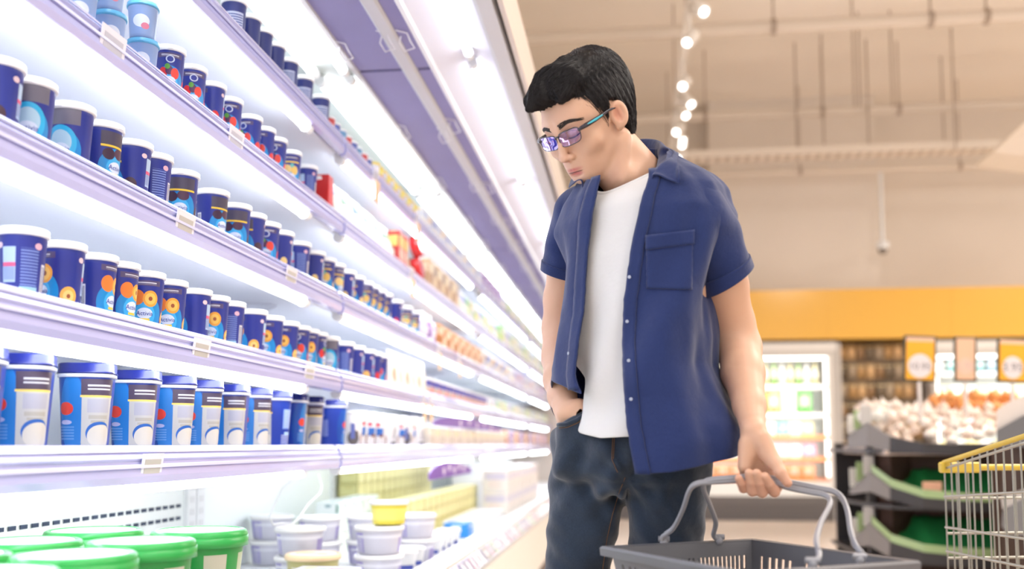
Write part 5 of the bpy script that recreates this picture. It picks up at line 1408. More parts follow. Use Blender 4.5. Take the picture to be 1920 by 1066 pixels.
def button(u, v, lo=-60, hi=110):
    p, n_ = on_shirt(u, v, .0055, lo, hi)
    q = MB(); q.lathe([(.0018, 0), (.0028, .0004), (.0031, .0012), (.0026, .0016), (.0016, .0012)], 14); q.xform(Matrix.Translation(p) @ n_.to_track_quat('Z', 'Y').to_matrix().to_4x4())
    q.build('button', M_BUTTON, shirt)
for u, v in ((1176, 603), (1179, 676), (1184, 748), (1182, 520)): button(u, v)
for u, v in ((1087, 598), (1071, 662)): button(u, v, -80, 30)
# chest pocket with its flap band
def patch(cs, nu, nv, lift, name, mtl, parent, th_=.0016):
    # cs: corner pixels tl, tr, br, bl on the shirt front
    g = []
    for i in range(nv + 1):
        a = i / nv; r = []
        for j in range(nu + 1):
            b_ = j / nu
            u = (cs[0][0] * (1 - b_) + cs[1][0] * b_) * (1 - a) + (cs[3][0] * (1 - b_) + cs[2][0] * b_) * a
            v = (cs[0][1] * (1 - b_) + cs[1][1] * b_) * (1 - a) + (cs[3][1] * (1 - b_) + cs[2][1] * b_) * a
            r.append(tuple(on_shirt(u, v, lift, 0, 100)[0]))
        g.append(r)
    q = MB(); q.grid(g); o = q.build(name, mtl, parent); solid(o, th_); return o
pocket = patch([(1211, 446), (1298, 434), (1296, 543), (1212, 541)], 16, 18, .0035, 'chest_pocket', M_SHIRT, shirt)
patch([(1210, 442), (1299, 431), (1299, 458), (1210, 470)], 14, 5, .0058, 'pocket_flap', M_SHIRT, shirt)
# sleeves
def sleeve(path, rads, name, cuff_tilt=(0, 0, 0)):
    q = MB(); g = []; n = 36
    P = [W(*p) for p in path]; k = len(P)
    tt = [i / 40 * (k - 1) for i in range(41)]
    def cr(arr, t):
        i = min(int(t), k - 2); f_ = t - i; p0 = arr[max(i - 1, 0)]; p1 = arr[i]; p2 = arr[i + 1]; p3 = arr[min(i + 2, k - 1)]
        return .5 * ((2 * p1) + (p2 - p0) * f_ + (2 * p0 - 5 * p1 + 4 * p2 - p3) * f_ * f_ + (3 * p1 - p0 - 3 * p2 + p3) * f_ ** 3)
    for t in tt:
        c = cr(P, t); a = (cr(P, min(t + .05, k - 1)) - cr(P, max(t - .05, 0))).normalized()
        r = cr(rads, t); X = a.cross(Vector((0, 1, 0))).normalized(); Y = X.cross(a).normalized()
        if t > k - 1.6:
            w_ = (t - (k - 1.6)) / .6; a2 = a
        row = []
        for j in range(n):
            ph = 2 * math.pi * j / n
            tl = cuff_tilt[0] * math.cos(ph) * max(0, (t / (k - 1)) - .5) * 2
            f_ = (.0024 * math.sin(ph * 3 + t * 2.6) + .0020 * math.sin(ph * 2 - t * 4 + 1)) * math.sin(math.pi * min(1, t / (k - 1)))
            row.append(tuple(c + X * math.cos(ph) * (r + f_) + Y * math.sin(ph) * (r + f_) * 1.04 + a * tl))
        g.append(row)
    q.grid(g, close=True); o = q.build(name, M_SHIRT, shirt); solid(o, .002); subd(o)
    # turned-up cuff
    q = MB(); q.grid([[tuple(Vector(p) + (Vector(p) - sum((Vector(x) for x in row), Vector()) / n).normalized() * .0016) for p in row] for row in g[-7:]], close=True)
    cf = q.build('cuff', M_SHIRT, o); solid(cf, .003)
    return o
sleeve([(1258, 380, -.03), (1290, 380, -.078), (1315, 400, -.092), (1337, 447, -.078), (1352, 492, -.058), (1361, 527, -.045)], [.050, .0520, .0530, .0500, .0510, .0535], 'left_sleeve', (-.016,))
sleeve([(1128, 392, .06), (1098, 392, .10), (1082, 412, .12), (1070, 450, .14), (1062, 490, .155), (1057, 515, .165)], [.048, .0520, .0520, .0500, .0485, .0480], 'right_sleeve', (.003,))
# ---- collar: stand and fall
def collar(line, fall, name):
    # line: fold-line points; fall: outer edge points (both pixel + depth), same count
    k = len(line); n = 48
    def cr(arr, t):
        i = min(int(t), k - 2); f_ = t - i; p0 = arr[max(i - 1, 0)]; p1 = arr[i]; p2 = arr[i + 1]; p3 = arr[min(i + 2, k - 1)]
        return .5 * ((2 * p1) + (p2 - p0) * f_ + (2 * p0 - 5 * p1 + 4 * p2 - p3) * f_ * f_ + (3 * p1 - p0 - 3 * p2 + p3) * f_ ** 3)
    A = [W(*p) if p[2] is not None else on_shirt(p[0], p[1], .006, -75, 100)[0] for p in line]; B = [W(*p) if p[2] is not None else on_shirt(p[0], p[1], .013, -85, 110)[0] for p in fall]; C0 = W(1192, 320, .03)
    g = []
    for r in range(-4, 9):
        row = []
        for i in range(n + 1):
            t = i / n * (k - 1); a = cr(A, t); b_ = cr(B, t)
            if r <= 0:
                inn = (C0 - a); inn.z = 0; inn.normalize()
                p = a + inn * (.004 * min(1, -r / 2)) + Vector((0, 0, -.0075 * -r))
            else:
                f_ = r / 8; up = math.sin(math.pi * min(1, f_ * 1.4)) * .006
                out = (a - C0); out.z = 0; out.normalize(); p = a + (b_ - a) * f_ + out * up + Vector((0, 0, .0035 * math.sin(math.pi * min(f_ * 2.2, 1))))
            row.append(tuple(p))
        g.append(row)
    q = MB(); q.grid(g); o = q.build(name, M_SHIRT, shirt); solid(o, .003); subd(o); return o
ZV = [(W(1200, v_, 0).z, v_) for v_ in range(420, 250, -5)]
def clear_of_shirt(p, lift):
    v = interp(p.z, [a for a, b_ in ZV], [b_ for a, b_ in ZV]); u, w, d = srow(v); c = W(u, v, 0); q = p - c; q.z = 0
    th = math.atan2(q.dot(ts_) / w, q.dot(tf) / d); s_ = S(th, v) - c; s_.z = 0
    if v < 288 or q.length > s_.length + lift: return p
    return p + q.normalized() * (s_.length + lift - q.length)
def sfc(u, v, lift, lo=-85, hi=150): return on_shirt(u, v, lift, lo, hi)[0]
LN = [sfc(1222, 330, .010), W(1229, 312, -.062), W(1235, 292, -.022), W(1238, 272, .020), W(1228, 262, .075), W(1195, 262, .118), W(1155, 280, .120), W(1122, 300, .100), W(1100, 318, .055), sfc(1100, 338, .010, -85, 60)]
FL = [sfc(1272, 348, .010), W(1275, 331, -.168), W(1273, 314, -.150), W(1263, 297, -.080), W(1243, 284, .040), W(1195, 282, .150), W(1148, 298, .152), W(1105, 312, .135), W(1076, 330, .085), sfc(1075, 352, .012, -85, 60)]
def collar(A, B, name):
    k = len(A); n = 54; C0 = W(1192, 320, .03)
    def cr(arr, t):
        i = min(int(t), k - 2); f_ = t - i; p0 = arr[max(i - 1, 0)]; p1 = arr[i]; p2 = arr[i + 1]; p3 = arr[min(i + 2, k - 1)]
        return .5 * ((2 * p1) + (p2 - p0) * f_ + (2 * p0 - 5 * p1 + 4 * p2 - p3) * f_ * f_ + (3 * p1 - p0 - 3 * p2 + p3) * f_ ** 3)
    g = []
    for r in range(-4, 9):
        row = []
        for i in range(n + 1):
            t = i / n * (k - 1); a = cr(A, t); b_ = cr(B, t); out = (a - C0); out.z = 0; out.normalize()
            if r <= 0: p = a - out * (.003 * min(1, -r / 2)) + Vector((0, 0, -.0070 * -r))
            else:
                f_ = r / 8; p = a + (b_ - a) * f_ + out * math.sin(math.pi * f_) * .003 + Vector((0, 0, .003 * math.sin(math.pi * min(f_ * 2, 1))))
            if r >= 0: p = clear_of_shirt(p, .0035 + .003 * r / 8)
            row.append(tuple(p))
        g.append(row)
    q = MB(); q.grid(g); o = q.build(name, M_SHIRT, shirt); solid(o, .003); subd(o); return o
collar(LN, FL, 'collar')
# inside strip of cloth seen at the right opening
# ------------------------------------------------------------------ shopping basket in the man's left hand
M_BK = mat('grey_basket_plastic', (.125, .125, .138), .38, spec=.5)
M_HD = mat('grey_handle_plastic', (.30, .30, .33), .3, coat=.3)
ZR = EYE - .176
bL, bB = at_z(1170, 1031, ZR), at_z(1410, 1013, ZR); bR = at_z(1680, 1050, ZR)
ex = (bR - bB); lx = ex.length; ex.normalize(); ey = (bL - bB); ey = ey - ex * ey.dot(ex); ly = ey.length; ey.normalize(); lx = max(lx, .36)
BK = empty('shopping_basket', tuple(bB + ex * lx / 2 + ey * ly / 2 - Vector((0, 0, .22))), 'grey plastic shopping basket with raised double handles held in the man\'s hand', 'shopping basket')
bo = BK.location.copy()
def bp(a, b, h):       # a along the long side 0..1, b along the short side 0..1, h 0 bottom .. 1 rim
    ins = .035 * (1 - h)
    return bB + ex * (ins + (lx - 2 * ins) * a) + ey * (ins + (ly - 2 * ins) * b) - Vector((0, 0, .215 * (1 - h))) - bo
def wall(P, slots, name):
    # P(s, t): wall surface, slots: (s0, s1, t0, t1)
    S_ = sorted({0, 1} | {x for q in slots for x in q[:2]} | {k / 12 for k in range(13)}); T_ = sorted({0, 1} | {x for q in slots for x in q[2:]} | {.93})
    q = MB(); idx = {}
    vs = [];
    for i, a in enumerate(S_):
        for j, b_ in enumerate(T_): idx[i, j] = len(vs); vs.append(P(a, b_))
    fs = []
    for i in range(len(S_) - 1):
        for j in range(len(T_) - 1):
            cs, ct = (S_[i] + S_[i + 1]) / 2, (T_[j] + T_[j + 1]) / 2
            if any(a < cs < b_ and c < ct < d for a, b_, c, d in slots): continue
            fs.append((idx[i, j], idx[i + 1, j], idx[i + 1, j + 1], idx[i, j + 1]))
    q.add(vs, fs); o = q.build(name, M_BK, BK); solid(o, .0030); return o
def slotset(groups, rows=((.50, .76),)):
    out = []
    for a, b_, n, t0, t1 in groups:
        w_ = (b_ - a) / n
        for k in range(n): out.append((a + k * w_, a + k * w_ + w_ * .5, t0, t1))
    return out
LG = [(.07, .11, 1, .74, .885), (.13, .33, 4, .50, .885), (.40, .60, 5, .70, .885), (.67, .87, 4, .50, .885), (.89, .93, 1, .74, .885)]
SG = [(.05, .09, 1, .78, .885), (.09, .32, 7, .52, .885), (.32, .50, 6, .72, .885), (.52, .70, 6, .76, .885), (.72, .92, 5, .60, .885)]
wall(lambda s_, t: bp(s_, 0, t), slotset(LG), 'side_wall'); wall(lambda s_, t: bp(s_, 1, t), slotset(LG), 'side_wall')
wall(lambda s_, t: bp(0, s_, t), slotset(SG), 'end_wall'); wall(lambda s_, t: bp(1, s_, t), slotset(SG), 'end_wall')
wall(lambda s_, t: bp(s_, t, 0), [(.08 + .07 * i, .11 + .07 * i, .1 + .2 * j, .24 + .2 * j) for i in range(12) for j in range(4)], 'bottom')
# rim: folded-over lip
q = MB(); cs = [(0, 0), (1, 0), (1, 1), (0, 1)]
prof = [(-.001, -.014), (-.001, .001), (.011, .002), (.014, -.001), (.013, -.013)]
ring = []
for a, b_ in cs:
    c0 = bp(a, b_, 1); dx = ex * (1 if a else -1); dy = ey * (1 if b_ else -1)
    ring.append([tuple(c0 + (dx + dy) * o_ + Vector((0, 0, z))) for o_, z in prof])
q.grid([[ring[k % 4][j] for j in range(len(prof))] for k in range(5)], smooth=False); o = q.build('rim', M_BK, BK); solid(o, .002)
HYw = PY + HYY
def handle(pts, foot_l, foot_r, name):
    # feet stand on the rim; the path rises to the hand
    A = []; n = len(pts); yl = at_z(*foot_l, ZR).y; yr = at_z(*foot_r, ZR).y
    for i, (u, v) in enumerate(pts):
        f_ = min(1, max(0, ((foot_l[1] if u < 1420 else foot_r[1]) - v) / ((foot_l[1] if u < 1420 else foot_r[1]) - 905)))
        f_ = f_ ** 1.1
        y = (yl if u < 1420 else yr) * (1 - f_) + HYw * f_; A.append(at_y(u, v, y))
    # smooth the path
    out = []
    for i in range(n - 1):
        p0, p1, p2, p3 = A[max(i - 1, 0)], A[i], A[i + 1], A[min(i + 2, n - 1)]
        for k in range(6):
            f_ = k / 6; out.append(.5 * ((2 * p1) + (p2 - p0) * f_ + (2 * p0 - 5 * p1 + 4 * p2 - p3) * f_ * f_ + (3 * p1 - p0 - 3 * p2 + p3) * f_ ** 3) - bo)
    out.append(A[-1] - bo)
    q = MB(); q.tube(out, .0043, 10); h = q.build(name, M_HD, BK)
    q = MB(); q.tube([p + Vector((0, -.0010, .0036)) for p in out[8:-8]], .0026, 6); q.build('handle_ridge', M_HD, h)
    for e in (out[0], out[-1]):
        q = MB(); q.ball(tuple(e), .0075, 0, 8, (1, 1, 1.2)); q.tube([e + Vector((-.010, 0, .006)), e + Vector((.010, 0, .006))], .005, 8); q.build('handle_pivot', M_HD, h)
handle([(1245, 1016), (1242, 1006), (1262, 990), (1280, 955), (1292, 920), (1304, 908), (1327, 904), (1379, 901), (1420, 899), (1450, 905), (1481, 915), (1520, 923), (1547, 929), (1557, 943), (1540, 978), (1531, 1013), (1536, 1042), (1524, 1058)], (1245, 1018), (1524, 1062), 'handle')
handle([(1348, 1012), (1338, 1003), (1342, 978), (1330, 943), (1319, 914), (1328, 901), (1379, 896), (1420, 894), (1450, 898), (1481, 905), (1530, 915), (1570, 925), (1588, 953), (1596, 999), (1607, 1027), (1621, 1044), (1612, 1050)], (1348, 1016), (1612, 1052), 'handle')
# ------------------------------------------------------------------ shopping cart at the right edge
M_WIRE = mat('cart_wire', (.36, .35, .31), .3, metal=.7)
M_YP = mat('cart_yellow_plastic', (.66, .47, .06), .35)
c0 = at_y(1771, 882, 2.70); zb = .40
Yn = 2.37
def sideP(u, z):            # on the side face: straight in plan between the corner and the near end
    a = Vector((c0.x, 2.70)); b_ = at_y(1920, 900, Yn); b_ = Vector((b_.x, b_.y)); return a + (b_ - a) * u, z
CT = empty('shopping_cart', (c0.x + .35, 2.75, 0), 'wire shopping cart with yellow rim and corner cap at the right edge', 'shopping cart')
co = CT.location.copy()
def sp(u, z): (p, z) = sideP(u, z); return Vector((p.x, p.y, z)) - co
sd = (sp(1, 0) - sp(0, 0)); slen = sd.length
zt0 = at_y(1771, 867, 2.70).z; zt1 = at_y(1920, 819, Yn).z
top = lambda u: zt0 + (zt1 - zt0) * u
UE = 1.9
m = MB()
k = 0.0
while k <= UE:
    m.tube([sp(k, zb), sp(k, top(k) - .005)], .0022, 6); k += .033 / slen
m.build('side_wires', M_WIRE, CT)
m = MB()
zz = [(at_y(1771, 931, 2.70).z, at_y(1920, 922, Yn).z), (at_y(1773, 988, 2.70).z, at_y(1920, 1010, Yn).z), (at_y(1776, 1033, 2.70).z,) * 2, (.50, .50), (zb, zb)]
for a, b_ in zz: m.tube([sp(-.015, a), sp(UE, a + (b_ - a) * UE)], .0034, 8)
m.build('side_rods', M_WIRE, CT)
m = MB(); m.tube([sp(-.01, top(0)), sp(UE, top(UE))], .0062, 10); m.build('yellow_rail', M_YP, CT)
m = MB(); m.tube([sp(0.02, top(0) - .014), sp(UE, top(UE) - .014)], .0035, 8); m.build('rail_wire', M_WIRE, CT)
# front face goes right and away
fd = Vector((sd.y, -sd.x, 0)).normalized(); fd = fd if fd.x > 0 else -fd
fw = .45
def fp(u, z): return sp(0, z) + fd * (fw * u)
m = MB()
for k in range(15): m.tube([fp(k / 14, zb), fp(k / 14, zt0 - .012)], .0020, 6)
m.build('front_wires', M_WIRE, CT)
m = MB()
for z in (.75, .66, .597, .50, zb): m.tube([fp(0, z), fp(1, z)], .0032, 8)
m.build('front_rods', M_WIRE, CT)
m = MB(); m.tube([fp(0, zt0 - .012), fp(1, zt0 - .012)], .0085, 10); m.build('yellow_rail', M_YP, CT)
m = MB(); M_ = Matrix.Translation(sp(0, zt0 - .012)) @ Matrix.Rotation(math.atan2(fd.y, fd.x), 4, 'Z'); m.bevbox(-.012, .095, -.012, .012, -.014, .014, .004, 0, M_); m.build('corner_cap', M_YP, CT)
# far side, floor of the basket, chassis
m = MB()
k = 0.0
while k <= UE: m.tube([sp(k, zb) + fd * fw, sp(k, top(k)) + fd * fw], .0020, 6); k += .05 / slen
for i in range(12): m.tube([fp(i / 11, zb), fp(i / 11, zb) + sd * UE], .0020, 6)
m.build('far_side_wires', M_WIRE, CT)
m = MB()
for s_ in (0.1, .9): m.tube([fp(s_, zb), fp(s_, .16), fp(s_, .16) + sd * UE, fp(s_, zb) + sd * UE], .011, 8)
m.tube([sp(UE, top(UE)), sp(UE, top(UE)) + fd * fw], .014, 10)
m.build('chassis', M_WIRE, CT)
for s_ in (.1, .9):
    for e in (0, 1):
        p = fp(s_, .06) + sd * UE * e; w_ = MB(); w_.tube([p - fd * .012, p + fd * .012], .06, 18); w_.tube([p + Vector((0, 0, .0)), p + Vector((0, 0, .1))], .008, 6, 0); w_.build('wheel', M_DARK, CT)
# ------------------------------------------------------------------ produce stand
M_STG = mat('stand_grey', (.22, .20, .19), .45); M_STK = mat('stand_black', (.045, .042, .045), .4); M_STB = mat('stand_brown', (.06, .028, .018), .6)
M_GM = mat('green_grass_mat', (.01, .22, .05), .9, bump=.5, bscale=120); M_TS = mat('clear_green_strip', (.34, .46, .22), .2); M_TSW = mat('pale_strip', (.72, .70, .66), .3)
ST = empty('produce_stand', (3.3, 6.1, 0), 'black three tier produce stand with green mats and garlic on top', 'produce stand'); so = ST.location.copy()
def tray(pts, name_band):
    # pts: (u, Y, v_top, v_bottom)
    T = [at_y(u, vt, Y) - so for u, Y, vt, vb in pts]; Bm = [at_y(u, vb, Y) - so for u, Y, vt, vb in pts]
    n = len(pts); k = 2
    q = MB(); q.add(T[:3] + Bm[:3], [(0, 3, 4, 1), (1, 4, 5, 2)]); o = q.build('tray_corner', M_STG, ST); solid(o, .02)
    q = MB(); q.add(T[2:] + Bm[2:], [(i, i + n - 2, i + n - 1, i + 1) for i in range(n - 3)]); o = q.build('tray_front', M_STK, ST); solid(o, .02)
    return T, Bm
YB = 6.75
def floor_of(Bm, dz, mtl, name, d=.0):
    q = MB(); F = [Vector((p.x, p.y + .02, p.z + dz)) for p in Bm]; z = F[-1].z
    F = [Vector((p.x, p.y, z)) for p in F]
    bk = [Vector((F[-1].x, YB - so.y, z + d)), Vector((F[0].x, YB - so.y, z + d))]
    q.add(F + bk, [tuple(range(len(F) + 2))]); o = q.build(name, mtl, ST); solid(o, .02)
T1, B1 = tray([(1592, 6.1, 816, 839), (1629, 5.8, 792, 836), (1671, 5.62, 818, 845), (1732, 5.52, 831, 851), (1800, 5.47, 834, 853), (1868, 5.45, 836, 853), (2040, 5.45, 837, 854)], 'a')
T2, B2 = tray([(1596, 6.1, 917, 926), (1634, 5.8, 884, 921), (1671, 5.62, 912, 937), (1732, 5.52, 932, 952), (1800, 5.47, 938, 958), (1868, 5.45, 941, 960), (2040, 5.45, 942, 961)], 'b')
T3, B3 = tray([(1600, 6.1, 1010, 1025), (1634, 5.8, 980, 1022), (1671, 5.62, 1015, 1045), (1732, 5.52, 1034, 1056), (1800, 5.47, 1041, 1062), (1868, 5.45, 1044, 1066), (2040, 5.45, 1046, 1068)], 'c')
floor_of(B1, .02, M_STK, 'tray_floor'); floor_of(B2, .01, M_STK, 'tray_floor'); floor_of(B3, .01, M_STK, 'tray_floor')
def matp(Bm, z0, d, name='green_mat'):
    xs0 = Bm[2].x + .06; z = Bm[-1].z
    q = MB(); nx, ny = 24, 10
    q.grid([[(xs0 + (Bm[-1].x - xs0) * i / nx, Bm[3].y + .05 + (.10 if i < 4 else 0) + .26 * j / ny, z + z0 + d * j / ny + .006 * math.sin(i * 2.1 + j)) for i in range(nx + 1)] for j in range(ny + 1)]); o = q.build(name, M_GM, ST); solid(o, .01)
matp(B2, .04, .17); matp(B3, .04, .20)
for Tn in (T2, T3):
    q = MB(); n = len(Tn) - 1
    q.add([p + Vector((0, -.012, .0)) for p in Tn[1:]] + [p + Vector((0, -.006, .042)) for p in Tn[1:]], [(i, i + 1, i + n + 1, i + n) for i in range(n - 1)]); o = q.build('price_strip', M_TS, ST); solid(o, .006)
# body between the tiers
q = MB()
for za, zb_ in ((B1[-1].z, B2[-1].z), (B2[-1].z, B3[-1].z), (B3[-1].z, 0)):
    F = [Vector((p.x + .03, p.y + (.36 if i > 1 else .14), 0)) for i, p in enumerate(B1[1:])]; n = len(F)
    q.add([Vector((p.x, p.y, za)) for p in F] + [Vector((p.x, p.y, zb_)) for p in F], [(i, i + n, i + n + 1, i + 1) for i in range(n - 1)])
o = q.build('body_panel', M_STB, ST); solid(o, .01)
q = MB(); q.box(B1[1].x, B1[1].x + .04, B1[1].y + .05, B1[1].y + .09, 0, B1[1].z); q.build('frame_post', M_STK, ST); q = MB(); q.box(B1[1].x, B1[-1].x, YB - so.y, YB - so.y + .03, 0, T1[-1].z + .02); q.build('rear_board', M_STK, ST)
for lvl, Tn in enumerate((T1, T2, T3)):
    for k in range(3):
        p = Tn[0] * (1 - (k + .5) / 3) + Tn[1] * ((k + .5) / 3); q = MB(); q.bevbox(-.03, .03, -.004, .004, .0, .11, .003, 0, Matrix.Translation(p + Vector((0, -.02, .0)))); q.build('shelf_label', [M_TSW, M_TS, M_TAGP][k % 3], ST)
q = MB(); q.bevbox(-.05, .05, -.005, .005, 0, .05, .003, 0, Matrix.Translation(T2[2] * .7 + T2[4] * .3 + Vector((.1, -.03, .0)))); q.build('shelf_label', mat('orange_white_tag', (.8, .45, .3), .5), ST)
# garlic heap
M_GAR = [mat('garlic_skin', (.78, .64, .55), .6, noise=.15, nscale=12), mat('garlic_skin_pale', (.85, .76, .68), .6, noise=.1, nscale=12)]
M_ONI = mat('orange_onion_skin', (.75, .32, .10), .4, noise=.2, nscale=8)
def bulb(m_, name, r=.032):
    q = MB(); prof = [(r * .25, 0), (r * .8, r * .18), (r, r * .65), (r * .85, r * 1.15), (r * .4, r * 1.55), (r * .14, r * 1.85), (r * .12, r * 2.3)]
    for rr_, z in prof:
        pass
    q.lathe(prof, 14); n = 15
    for i, v in enumerate(q.v[:len(prof) * n]):
        a = math.atan2(v[1], v[0]); k_ = 1 + .06 * math.cos(a * 7); q.v[i] = (v[0] * k_, v[1] * k_, v[2])
    return q.mesh(name, m_)
GM_ = [bulb(M_GAR[0], 'garlic_bulb'), bulb(M_GAR[1], 'garlic_bulb')]; OM_ = bulb(M_ONI, 'onion', .036)
zf0 = B1[-1].z + so.z + .03
def heap_z(x, t):        # height of the heap at the distance t (0 front .. 1 back)
    return .02 + .16 * math.sin(min(1, t * 1.3) * math.pi * .5)
xa = T1[1].x + so.x; xb_ = T1[-1].x + so.x
rg = random.Random(11)
placed = []; tries = 0
while len(placed) < 290 and tries < 30000:
    tries += 1
    t = rg.random() ** 1.15; x = xa + .12 + (xb_ - xa - .14) * rg.random(); fy = 5.60 + (.16 if x < xa + .25 else 0)
    y = fy + (YB - .1 - fy) * t
    orange = (x > at_y(1795, 800, 6.0).x and t > .55)
    z = zf0 + .045 + heap_z(x, t) + rg.uniform(-.045, .03) + (.05 if orange else 0)
    if any((x - a) ** 2 + (y - b_) ** 2 + (z - c_) ** 2 < .0068 for a, b_, c_ in placed): continue
    placed.append((x, y, z)); k = len(placed)
    o = link('onion' if orange else 'garlic_bulb', OM_ if orange else GM_[k % 2]); o.location = (x, y, z); o.rotation_euler = (rg.uniform(-.5, .5), rg.uniform(-.5, .5), rg.uniform(0, 6))
    tag(o, 'orange skinned onion heaped at the back of the garlic tray' if orange else 'pale garlic bulb heaped in the top tray of the produce stand', 'onion' if orange else 'garlic', 'orange onions in the top tray' if orange else 'garlic bulbs in the top tray')
q = MB(); q.box(xa - so.x + .05, xb_ - so.x, 5.65 - so.y, YB - so.y, zf0 - .03, zf0 + .02); q.build('tray_liner', M_GAR[0], ST)
# clear bags of produce at the tray corner
for k in range(4):
    p = T1[1] + so + Vector((.0 + .085 * k, .12 + .05 * k, .0)); q = MB(); q.ball((0, 0, .04), .040, 0, 8, (1, .8, 1)); q.tube([(0, 0, .08), (.005, 0, .11)], .008, 6)
    o = q.build('produce_bag', mat('pale_bag', (.85, .84, .80), .25)); o.location = p; tag(o, 'pale tied produce bag at the left tray corner, %s of four' % ordw(k), 'bag', 'pale produce bags')
# price signs on poles above the stand
M_SF = mat('sign_frame', (.05, .05, .03), .5); M_SY = mat('sign_yellow', (.88, .40, .02), .5); M_SP = mat('sign_pink', (.82, .50, .33), .5); M_SD = mat('sign_disc', (.72, .66, .66), .5); M_TX = mat('sign_text', (.16, .14, .16), .6); M_PO = mat('sign_pole', (.75, .68, .63), .4)
def price_sign(u0, u1, v0, v1, Y, face, txt, lab, tilt=3, pole_v=790, disc=True):
    a = at_y(u0, v0, Y); b_ = at_y(u1, v1, Y); w_ = b_.x - a.x; h_ = a.z - b_.z
    r = empty('price_sign', ((a.x + b_.x) / 2, Y, b_.z), lab, 'sign', 'framed price signs above the produce stand')
    R = Matrix.Rotation(math.radians(tilt), 4, 'Y')
    q = MB(); q.bevbox(-w_ / 2, w_ / 2, -.008, .008, 0, h_, .003, 0, R); q.build('frame', M_SF, r)
    q = MB(); q.box(-w_ / 2 + .012, w_ / 2 - .012, -.0095, -.008, .012, h_ - .012, 0, R); q.box(-w_ / 2 + .012, w_ / 2 - .012, -.0100, -.0094, h_ - .035, h_ - .012, 1, R); q.build('card', [face, M_SP], r)
    q = MB(); rr_ = min(w_ * .37, .075); n = 28
    q.add([R @ Vector((rr_ * math.cos(2 * math.pi * i / n) * (1 if w_ > .16 else .9), -.0102, h_ * .34 + rr_ * 1.05 * math.sin(2 * math.pi * i / n))) for i in range(n)], [tuple(range(n))]); q.build('disc', M_SD if disc else mat('faint_disc', (.78, .54, .42), .5), r)
    vs, fs = text_mesh(txt, .064 if len(txt) < 5 else .054)
    q = MB(); q.add([R @ Vector((v.x, -.0108, v.y + h_ * .34 - .02)) for v in vs], fs); q.build('price_text', M_TX if disc else mat('faint_text', (.66, .48, .42), .6), r)
    zp = at_y(u0, pole_v, Y).z; q = MB(); q.tube([(0, .0, 0), (0, .0, zp - b_.z)], .011, 8); q.build('pole', M_PO, r)
price_sign(1690, 1754, 629, 715, 5.75, M_SY, '10.95', 'yellow price sign reading 10.95 in a pale circle')
price_sign(1785, 1831, 631, 715, 5.85, M_SP, '5.95', 'pale orange narrow price sign with a faint circle, middle of the three', 2, disc=False)
price_sign(1865, 1926, 634, 717, 5.70, M_SY, '3.95', 'yellow price sign reading 3.95 at the right edge')
# nearer stand at the right edge
NS_ = empty('produce_stand', (at_y(1935, 850, 4.6).x, 4.75, 0), 'nearer grey produce bin with clear side seen at the right edge behind the cart', 'produce stand'); no = NS_.location.copy()
def prism_px(pts, Y, d, mtl, name):
    F = [at_y(u, v, Y) - no for u, v in pts]; n = len(F); q = MB()
    q.add(F + [p + (p + no - CAM).normalized() * d for p in F], [tuple(range(n)), tuple(range(2 * n - 1, n - 1, -1))] + [(i, i + n, (i + 1) % n + n, (i + 1) % n) for i in range(n)]); q.build(name, mtl, NS_)
prism_px([(1869, 806), (1920, 778), (2060, 760), (2060, 835), (1869, 838)], 4.5, .5, mat('bin_dark_grey', (.13, .13, .14), .4), 'bin_front')
prism_px([(1869, 768), (1885, 757), (1920, 740), (2060, 700), (2060, 762), (1920, 780), (1869, 806)], 4.52, .02, mat('bin_clear_panel', (.62, .56, .52), .2), 'clear_panel')
prism_px([(1880, 958), (1925, 925), (2060, 905), (2060, 1010), (1890, 1002), (1878, 985)], 4.5, .4, mat('bin_dark_grey2', (.16, .16, .17), .4), 'lower_bin')
prism_px([(1876, 930), (1925, 915), (2060, 900), (2060, 915), (1925, 930), (1880, 955)], 4.5, .4, mat('bin_lip', (.40, .38, .37), .4), 'lower_bin_lip')
q = MB(); q.box(.05, .5, .1, .5, 0, .9); q.build('body_panel', M_STB, NS_)
# ------------------------------------------------------------------ upright coolers and packet wall below the yellow fascia
FY = WY - .8
M_FRAME = mat('cooler_frame', (.58, .54, .50), .35); M_FRL = mat('cooler_frame_light', (.78, .74, .70), .35)
M_IN = mat('cooler_inside', (.85, .86, .84), .5); M_LED = mat('cooler_lamp_and_fill', (1, 1, 1), .5, emit=2.0, ecol=(1, .98, .92)); M_SHO = mat('orange_shelf_strip', (.85, .28, .10), .5); M_SHW = mat('white_shelf_strip', (.82, .82, .82), .5)
PKM = {}
def far_pack(kind, col, w_, h_, d_):
    k = (kind, col, w_, h_)
    if k not in PKM:
        m_ = label_mat('far_pack', col, [('rect', .5, .55, .34, .28, tuple(min(1, c * .5 + .42) for c in col)), ('ell', .5, .25, .2, .12, tuple(c * .6 for c in col))])
        q = MB()
        if kind == 'b': q.lathe([(w_ * .42, 0), (w_ * .45, .01), (w_ * .45, h_ * .65), (w_ * .2, h_ * .85), (w_ * .18, h_)], 12, vr=(0, h_))
        else: q.bevbox(-w_ / 2, w_ / 2, -d_ / 2, d_ / 2, 0, h_, .006)
        PKM[k] = q.mesh('carton' if kind != 'b' else 'bottle', m_)
    return PKM[k]
M_SHELF_FILL = mat('cooler_shelf_fill', (1, 1, 1), .5, emit=10, ecol=(1, .98, .93))  # glow strips added beneath the shelf edges to brighten the interior
